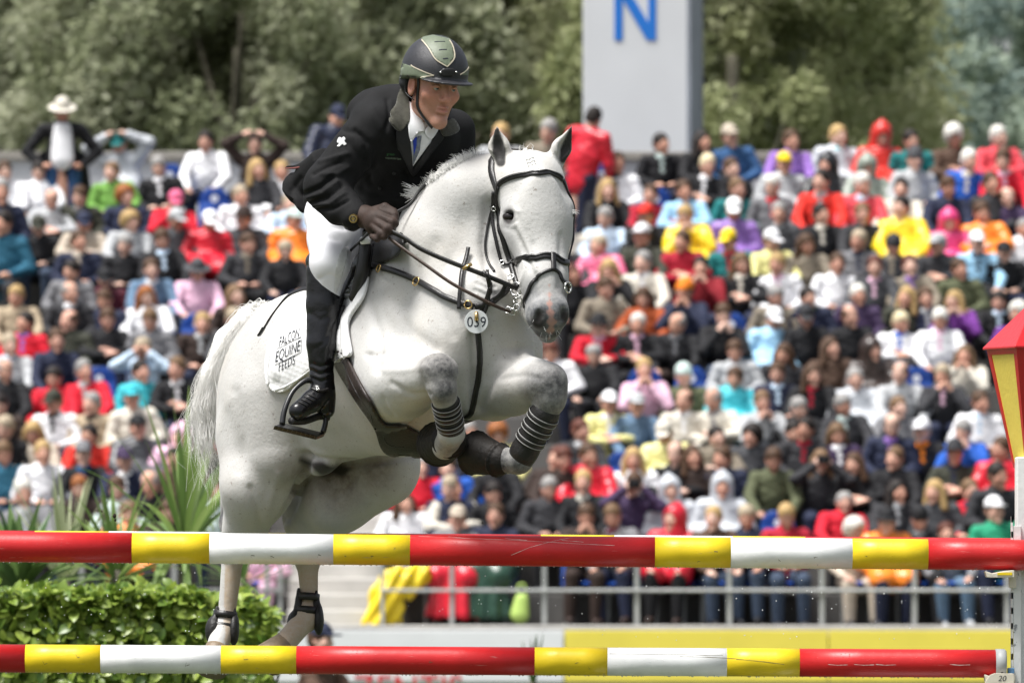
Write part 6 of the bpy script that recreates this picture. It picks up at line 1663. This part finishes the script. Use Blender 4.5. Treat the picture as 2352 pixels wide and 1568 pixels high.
JR((1042, 302, 262), (1062, 420, 260), 46, 40, 20); JR((1062, 420, 280), (985, 470, 290), 38, 28, 20)
JR((752, 392, 510), (690, 438, 570), 58, 42, 24, n=(.5, -1, .35), q=.2); JR((690, 438, 570), (700, 462, 545), 42, 32, 16, n=(.5, -1, .35), q=.2)
JR((745, 365, 520), (690, 381, 560), 14, 8, 12, n=(0, 0, 1), q=.5); JR((690, 381, 560), (641, 384, 590), 8, 2.5, 6, n=(0, 0, 1), q=.5)
JR((880, 440, 250), (945, 445, 200), 50, 42, 40)
v_, q_ = S.poly(2)
u_, w_, d_ = uvd(v_); N_ = vnorm(v_, q_)
for pts, w, dep in (([(700, 445), (735, 430), (765, 405)], 5, -8), ([(712, 465), (750, 455), (785, 428)], 5, -7), ([(730, 480), (765, 480), (800, 460)], 4, -6), ([(706, 455), (742, 443), (776, 416)], 4, 5), ([(722, 472), (758, 468), (792, 444)], 4, 5), ([(720, 400), (750, 385), (785, 372)], 5, -5), ([(735, 372), (770, 360), (800, 352)], 5, 4), ([(815, 300), (840, 330), (838, 370)], 6, -5), ([(800, 330), (830, 370), (850, 420)], 8, -4), ([(870, 330), (860, 390), (830, 430)], 8, -6),
                    ([(890, 230), (895, 270), (880, 310)], 5, -4), ([(790, 300), (830, 310), (860, 340)], 6, -3), ([(740, 400), (775, 400), (800, 385)], 6, 4), ([(930, 395), (945, 430), (940, 465)], 5, -5), ([(855, 250), (880, 300), (920, 330)], 9, 3), ([(835, 440), (880, 450), (930, 440)], 8, -3), ([(690, 410), (670, 440), (672, 475)], 6, -4)):
    f = np.exp(-(line_dist(u_, w_, pts) / w) ** 2) * (N_[:, 1] < 0); v_ = v_ + N_ * (f * px(dep))[:, None]
rr = np.random.RandomState(3); ph = rr.rand(6, 4) * 6
wv = sum(np.sin(v_[:, 0] * (30 + 14 * i) + ph[i, 0] + 3 * np.sin(v_[:, 2] * 17 + ph[i, 1])) * np.sin(v_[:, 2] * (26 + 9 * i) + ph[i, 2] + v_[:, 1] * 20) for i in range(4))
v_ = (v_ + N_ * (wv * .0006)[:, None]).astype(np.float32)
jacket = obj('jacket', mesh_np('jacket', v_, q_, [JACK]), rider); JB = bvh_of(v_, q_)
def jp(name, pl, m, off, t, par=jacket, step=4, sm=True):
    mb = MB(); patch(mb, JB, pl, off, t, step, smooth=sm); return mb.build(name, m, par, True)
SHIRT = mat('white_shirt', (.80, .80, .82), .8, .2, .03, 60); VELV = mat('olive_grey_collar', (.060, .058, .046), .9, .1, .25, 60, .2, 300, sheen=.3); SATIN = mat('black_lapel', (.008, .008, .009), .6, .4, .1, 40)
jp('shirt', [(934, 238), (940, 320), (946, 380), (962, 358), (986, 326), (1001, 296), (985, 270), (960, 245)], SHIRT, .004, .006, sm=False)
jp('shirt_collar', [(935, 238), (934, 275), (942, 322), (956, 306), (972, 300), (962, 272)], SHIRT, .014, .006); jp('shirt_collar', [(972, 302), (985, 318), (1001, 294), (992, 284)], SHIRT, .014, .006)
jp('tie', [(958, 312), (966, 312), (962, 340), (948, 372), (948, 345)], mat('grey_tie', (.16, .18, .22), .6, .3, .3, 90), .012, .003, sm=False)
jp('tie_stripe', [(947, 318), (956, 313), (955, 330), (948, 352)], mat('blue_tie', (.02, .05, .38), .5, .3, .1, 50), .013, .0035, sm=False)
jp('lapel', [(934, 262), (906, 304), (922, 350), (946, 398), (947, 372), (941, 320)], SATIN, .010, .005); jp('lapel', [(1003, 296), (1014, 312), (990, 345), (950, 398), (950, 380), (985, 328)], SATIN, .010, .005)
jp('collar', [(929, 208), (905, 244), (893, 280), (911, 301), (938, 284), (937, 248)], VELV, .014, .008); jp('collar', [(1030, 280), (1042, 302), (1015, 313), (1004, 300), (1012, 288)], VELV, .014, .008)
JW = mat('white_embroidery', (.62, .62, .62), .8, .2, .2, 300, .3, 800); JG = mat('grey_green_embroidery', (.18, .22, .17), .8, .2, .1, 100)
mb = MB(); emb = [(777, 320), (781, 316), (786, 318), (790, 315), (794, 319), (792, 325), (796, 331), (791, 335), (787, 332), (781, 337), (775, 336), (779, 331), (775, 327)]
patch(mb, JB, emb, .001, .0016, 3); mb.build('sleeve_emblem', JW, jacket, True)
mb = MB(); print_text(mb, JB, 'equestrian', (885, 363.5), (36, 3.5), (0, -5), .002); mb.build('lettering', JG, jacket)
mb = MB(); print_text(mb, JB, 'green', (888, 355.5), (18, 1.5), (0, -4), .002); mb.build('lettering', mat('green_embroidery', (.05, .16, .06), .8, .2, .1, 100), jacket)
mb = MB(); mb.tube(catmull([P(735, 370, 505), P(712, 378, 520), P(680, 386, 545), P(655, 386, 570)], 4), [px(r) for r in np.linspace(5, 1.2, 13)], 8); mb.build('lining', mat('red_brown_lining', (.16, .05, .045), .7, .3, .1, 60), jacket, True)
for u, v in ((872, 432), (905, 398)):
    q, n = ray(JB, u, v); MB().add(*ball(q, .006, 6)).build('button', BOOTM, jacket, True)
# breeches
BRE = mat('white_breeches', (.70, .70, .73), .8, .2, .02, 30, .06, 500)
S = SDF((P(660, 0, 500).x, Y0 + .10, P(0, 700, 500).z), (P(1150, 0, 600).x, Y0 + 1.0, P(0, 400, 700).z), .007)
S.chain([P(785, 470, 500), P(770, 495, 390), P(768, 548, 255), P(758, 605, 190), P(751, 668, 200)], [px(78), px(70), px(62), px(46), px(33)], .02)
S.chain([P(785, 470, 500), P(900, 490, 560), P(1030, 560, 480), P(1110, 630, 370), P(1105, 690, 380)], [px(78), px(76), px(62), px(46), px(35)], .02)
v_, q_ = S.poly(2); u_, w_, d_ = uvd(v_); N_ = vnorm(v_, q_)
for pts, w, dep in (([(720, 500), (750, 520), (790, 525)], 6, -4), ([(718, 520), (745, 545), (775, 552)], 6, -3), ([(735, 640), (755, 630), (775, 640)], 4, -3), ([(800, 560), (788, 600), (774, 660)], 4, -2)):
    f = np.exp(-(line_dist(u_, w_, pts) / w) ** 2) * (N_[:, 1] < .2); v_ = v_ + N_ * (f * px(dep))[:, None]
bre = obj('breeches', mesh_np('breeches', v_, q_, [BRE]), rider); BB_ = bvh_of(v_, q_)
mb = MB(); patch(mb, BB_, [(800, 570), (792, 610), (776, 664), (768, 668), (772, 610), (784, 572)], .0005, .001, 4); mb.build('knee_patch', mat('knee_patch', (.62, .62, .62), .75, .2, .1, 60), bre, True)
# boots
BOOT = mat('polished_black_boot', (.006, .006, .007), .26, .4, .1, 20, .25, 28)
def rboot(dx, dd, lab, fold=True):
    Q = lambda u, v, d: P(u + dx, v, d + dd)
    S = SDF((min(Q(640, 0, 100).x, Q(640, 0, 300).x), Y0 + (60 + dd) * M7, Q(0, 990, 300).z), (Q(800, 0, 300).x, Y0 + (290 + dd) * M7, Q(0, 580, 300).z), .005)
    S.chain([Q(742, 610, 205), Q(742, 700, 200), Q(738, 790, 186), Q(738, 866, 180)], [px(39), px(39), px(34), px(27)], .01)
    S.halfspace(Q(748, 640, 200), (.60, 0, .8))
    S.chain([Q(740, 868, 182), Q(742, 895, 184), Q(716, 922, 150), Q(684, 944, 118)], [px(27), px(27), px(25), px(21)], .012)
    S.rc(Q(748, 915, 188), Q(748, 940, 190), px(24), px(22), .012)
    v, q = S.poly(2); u2, w2, d2 = uvd(v); u2 = u2 - dx * 1; N2 = vnorm(v, q)
    for pts, w, dep in (([(715, 835), (735, 842), (757, 836)], 4, -3), ([(714, 850), (735, 860), (760, 852)], 4, -3.5), ([(716, 868), (738, 876), (758, 868)], 3, -3), ([(712, 720), (735, 735), (765, 725)], 7, -1.5), ([(760, 760), (742, 790), (722, 800)], 6, -1.5)):
        f = np.exp(-(line_dist(u2, w2, pts) / w) ** 2); v = v + N2 * (f * px(dep))[:, None]
    o = obj('boot', mesh_np('boot', v, q, [BOOT]), rider)
    mb = MB(); a = [Q(757, 958, 196), Q(735, 955, 186), Q(700, 966, 148), Q(668, 966, 112)]
    mb.tube(catmull(a, 4), px(9), 8); mb.build('sole', BOOTM, o, True)
    return o, v, q
b1, v1, q1 = rboot(0, 0, ''); rboot(362, 185, '')
BoB = bvh_of(v1, q1)
mb = MB(); strap(mb, BoB, [(716, 892), (732, 898), (754, 893)], .010, .003, .001, 5); mb.build('spur_strap', LEATHER, b1, True)
q, n = ray(BoB, 729, 896); mb = MB(); mb.tube(ring3(q + n * .006, px(6), n, 0, 4, .7), px(1.6), 6); mb.build('buckle', STEEL, b1, True)
mb = MB()
for k in range(4): strap(mb, BoB, [(706 - 7 * k, 905 + 6 * k), (716 - 7 * k, 909 + 6 * k), (727 - 7 * k, 915 + 6 * k)], .004, .0025, .001, 3)
mb.build('laces', BOOTM, b1, True)
# gloved hands
GLB = mat('brown_glove', (.034, .020, .015), .65, .3, .25, 40, .25, 350); GLK = mat('black_glove', (.014, .012, .012), .6, .3, .2, 40, .2, 300)
def fist(name, du, dv, dd, m, mir=1):
    Q = lambda u, v, d: P(865 + (u - 865) * mir + du, v + dv, d + dd); r = lambda x: px(x)
    ps = [Q(820, 480, 40), Q(915, 555, -50)]; lo = [min(p[i] for p in ps) - .03 for i in range(3)]; hi = [max(p[i] for p in ps) + .03 for i in range(3)]
    S = SDF(lo, hi, .0025)
    S.chain([Q(818, 497, 52), Q(838, 498, 36), Q(868, 505, 4)], [r(23), r(25), r(25)], r(10))
    S.el(Q(862, 512, 4), (r(27), r(22), r(30)), None, r(10))
    for a, rad in ((((876, 484, -4), (906, 494, -20), (907, 514, -30), (886, 524, -14)), 9.5), (((872, 497, -12), (901, 510, -33), (897, 530, -36), (877, 534, -16)), 9.8), (((866, 510, -16), (889, 525, -38), (882, 543, -36), (866, 541, -18)), 9.2), (((858, 520, -14), (875, 536, -34), (866, 549, -30), (854, 543, -14)), 8)):
        S.chain([Q(*x) for x in a], [r(rad + .8), r(rad), r(rad - .8), r(rad - 1.6)], r(3.5))
    S.chain([Q(856, 486, 16), Q(884, 476, -2), Q(906, 486, -14)], [r(12), r(10), r(8)], r(4))
    v, q = largest(*S.poly(1)); o = obj('glove', mesh_np('glove', v, q, [m]), rider); return o, v, q
g1, gv, gq = fist('glove', 0, 0, 0, GLB); fist('glove', 66, -20, 240, GLK, 1)
mb = MB(); band(mb, (800, 492, 60), (828, 500, 40), .45, 34, 12, .003); wt = mb.build('watch', LEATHER, rider, True)
c = P(812, 502, 12); n = Vector((-.25, -1, -.1)).normalized(); mb = MB(); mb.tube([c - n * .004, c + n * .006], [px(11), px(10)], 16); wd_ = mb.build('dial', BRASS, wt, False)
mb = MB(); mb.tube(ring3(c + n * .0065, px(6), n, 0, 6), px(1.3), 6); mb.build('dial_mark', LEATHER, wd_)
# harness of the helmet
FB = bvh_of(*( (np.array([v.co for v in rider.data.vertices]), np.array([list(p.vertices) for p in rider.data.polygons])) ))
def hstrap(mb, pts, w):
    path = catmull([FB.find_nearest(HP(*p))[0] + (FB.find_nearest(HP(*p))[1] * .004) for p in pts], 6); side = [(path[min(i + 1, len(path) - 1)] - path[max(i - 1, 0)]).normalized().cross(FB.find_nearest(p)[1]) for i, p in enumerate(path)]
    ribbon(mb, path, side[len(side) // 2], w, .0025)
mb = MB(); hstrap(mb, [(-.085, -.018, .035), (-.08, -.022, .0), (-.074, -.02, -.035), (-.064, -.026, -.07), (-.044, -.048, -.105), (-.015, -.072, -.122)], .011); mb.build('harness', LEATHER, helm, True)
mb = MB(); ribbon(mb, catmull([HP(-.088, .05, .03), HP(-.088, .035, -.03), HP(-.076, -.012, -.05)], 6), (0, 1, 0), .010, .0025); mb.build('harness', LEATHER, helm, True)
mb = MB(); hstrap(mb, [(.085, -.018, .035), (.08, -.022, .0), (.072, -.02, -.035), (.062, -.026, -.07), (.042, -.048, -.105), (.010, -.072, -.122)], .011); mb.build('harness', LEATHER, helm, True)
# whip
mb = MB(); ribbon(mb, catmull([P(722, 658, 300), P(690, 665, 340), P(660, 680, 380), P(630, 716, 420), P(610, 748, 440), P(597, 768, 450)], 6), (.6, 0, .8), .011, .006)
w_o = mb.build('whip', LEATHER); tag(w_o, "black riding whip trailing behind the rider's leg over the saddle pad", 'whip')
mb = MB(); ribbon(mb, [P(606, 752, 440), P(599, 764, 448), P(594, 771, 452)], (.7, 0, .7), .016, .006); mb.build('flapper', LEATHER, w_o)
mb = MB(); mb.tube([P(722, 658, 300), P(790, 590, 240), P(862, 520, 20), P(880, 505, -12)], px(3.5), 8); mb.build('shaft', LEATHER, w_o, True)
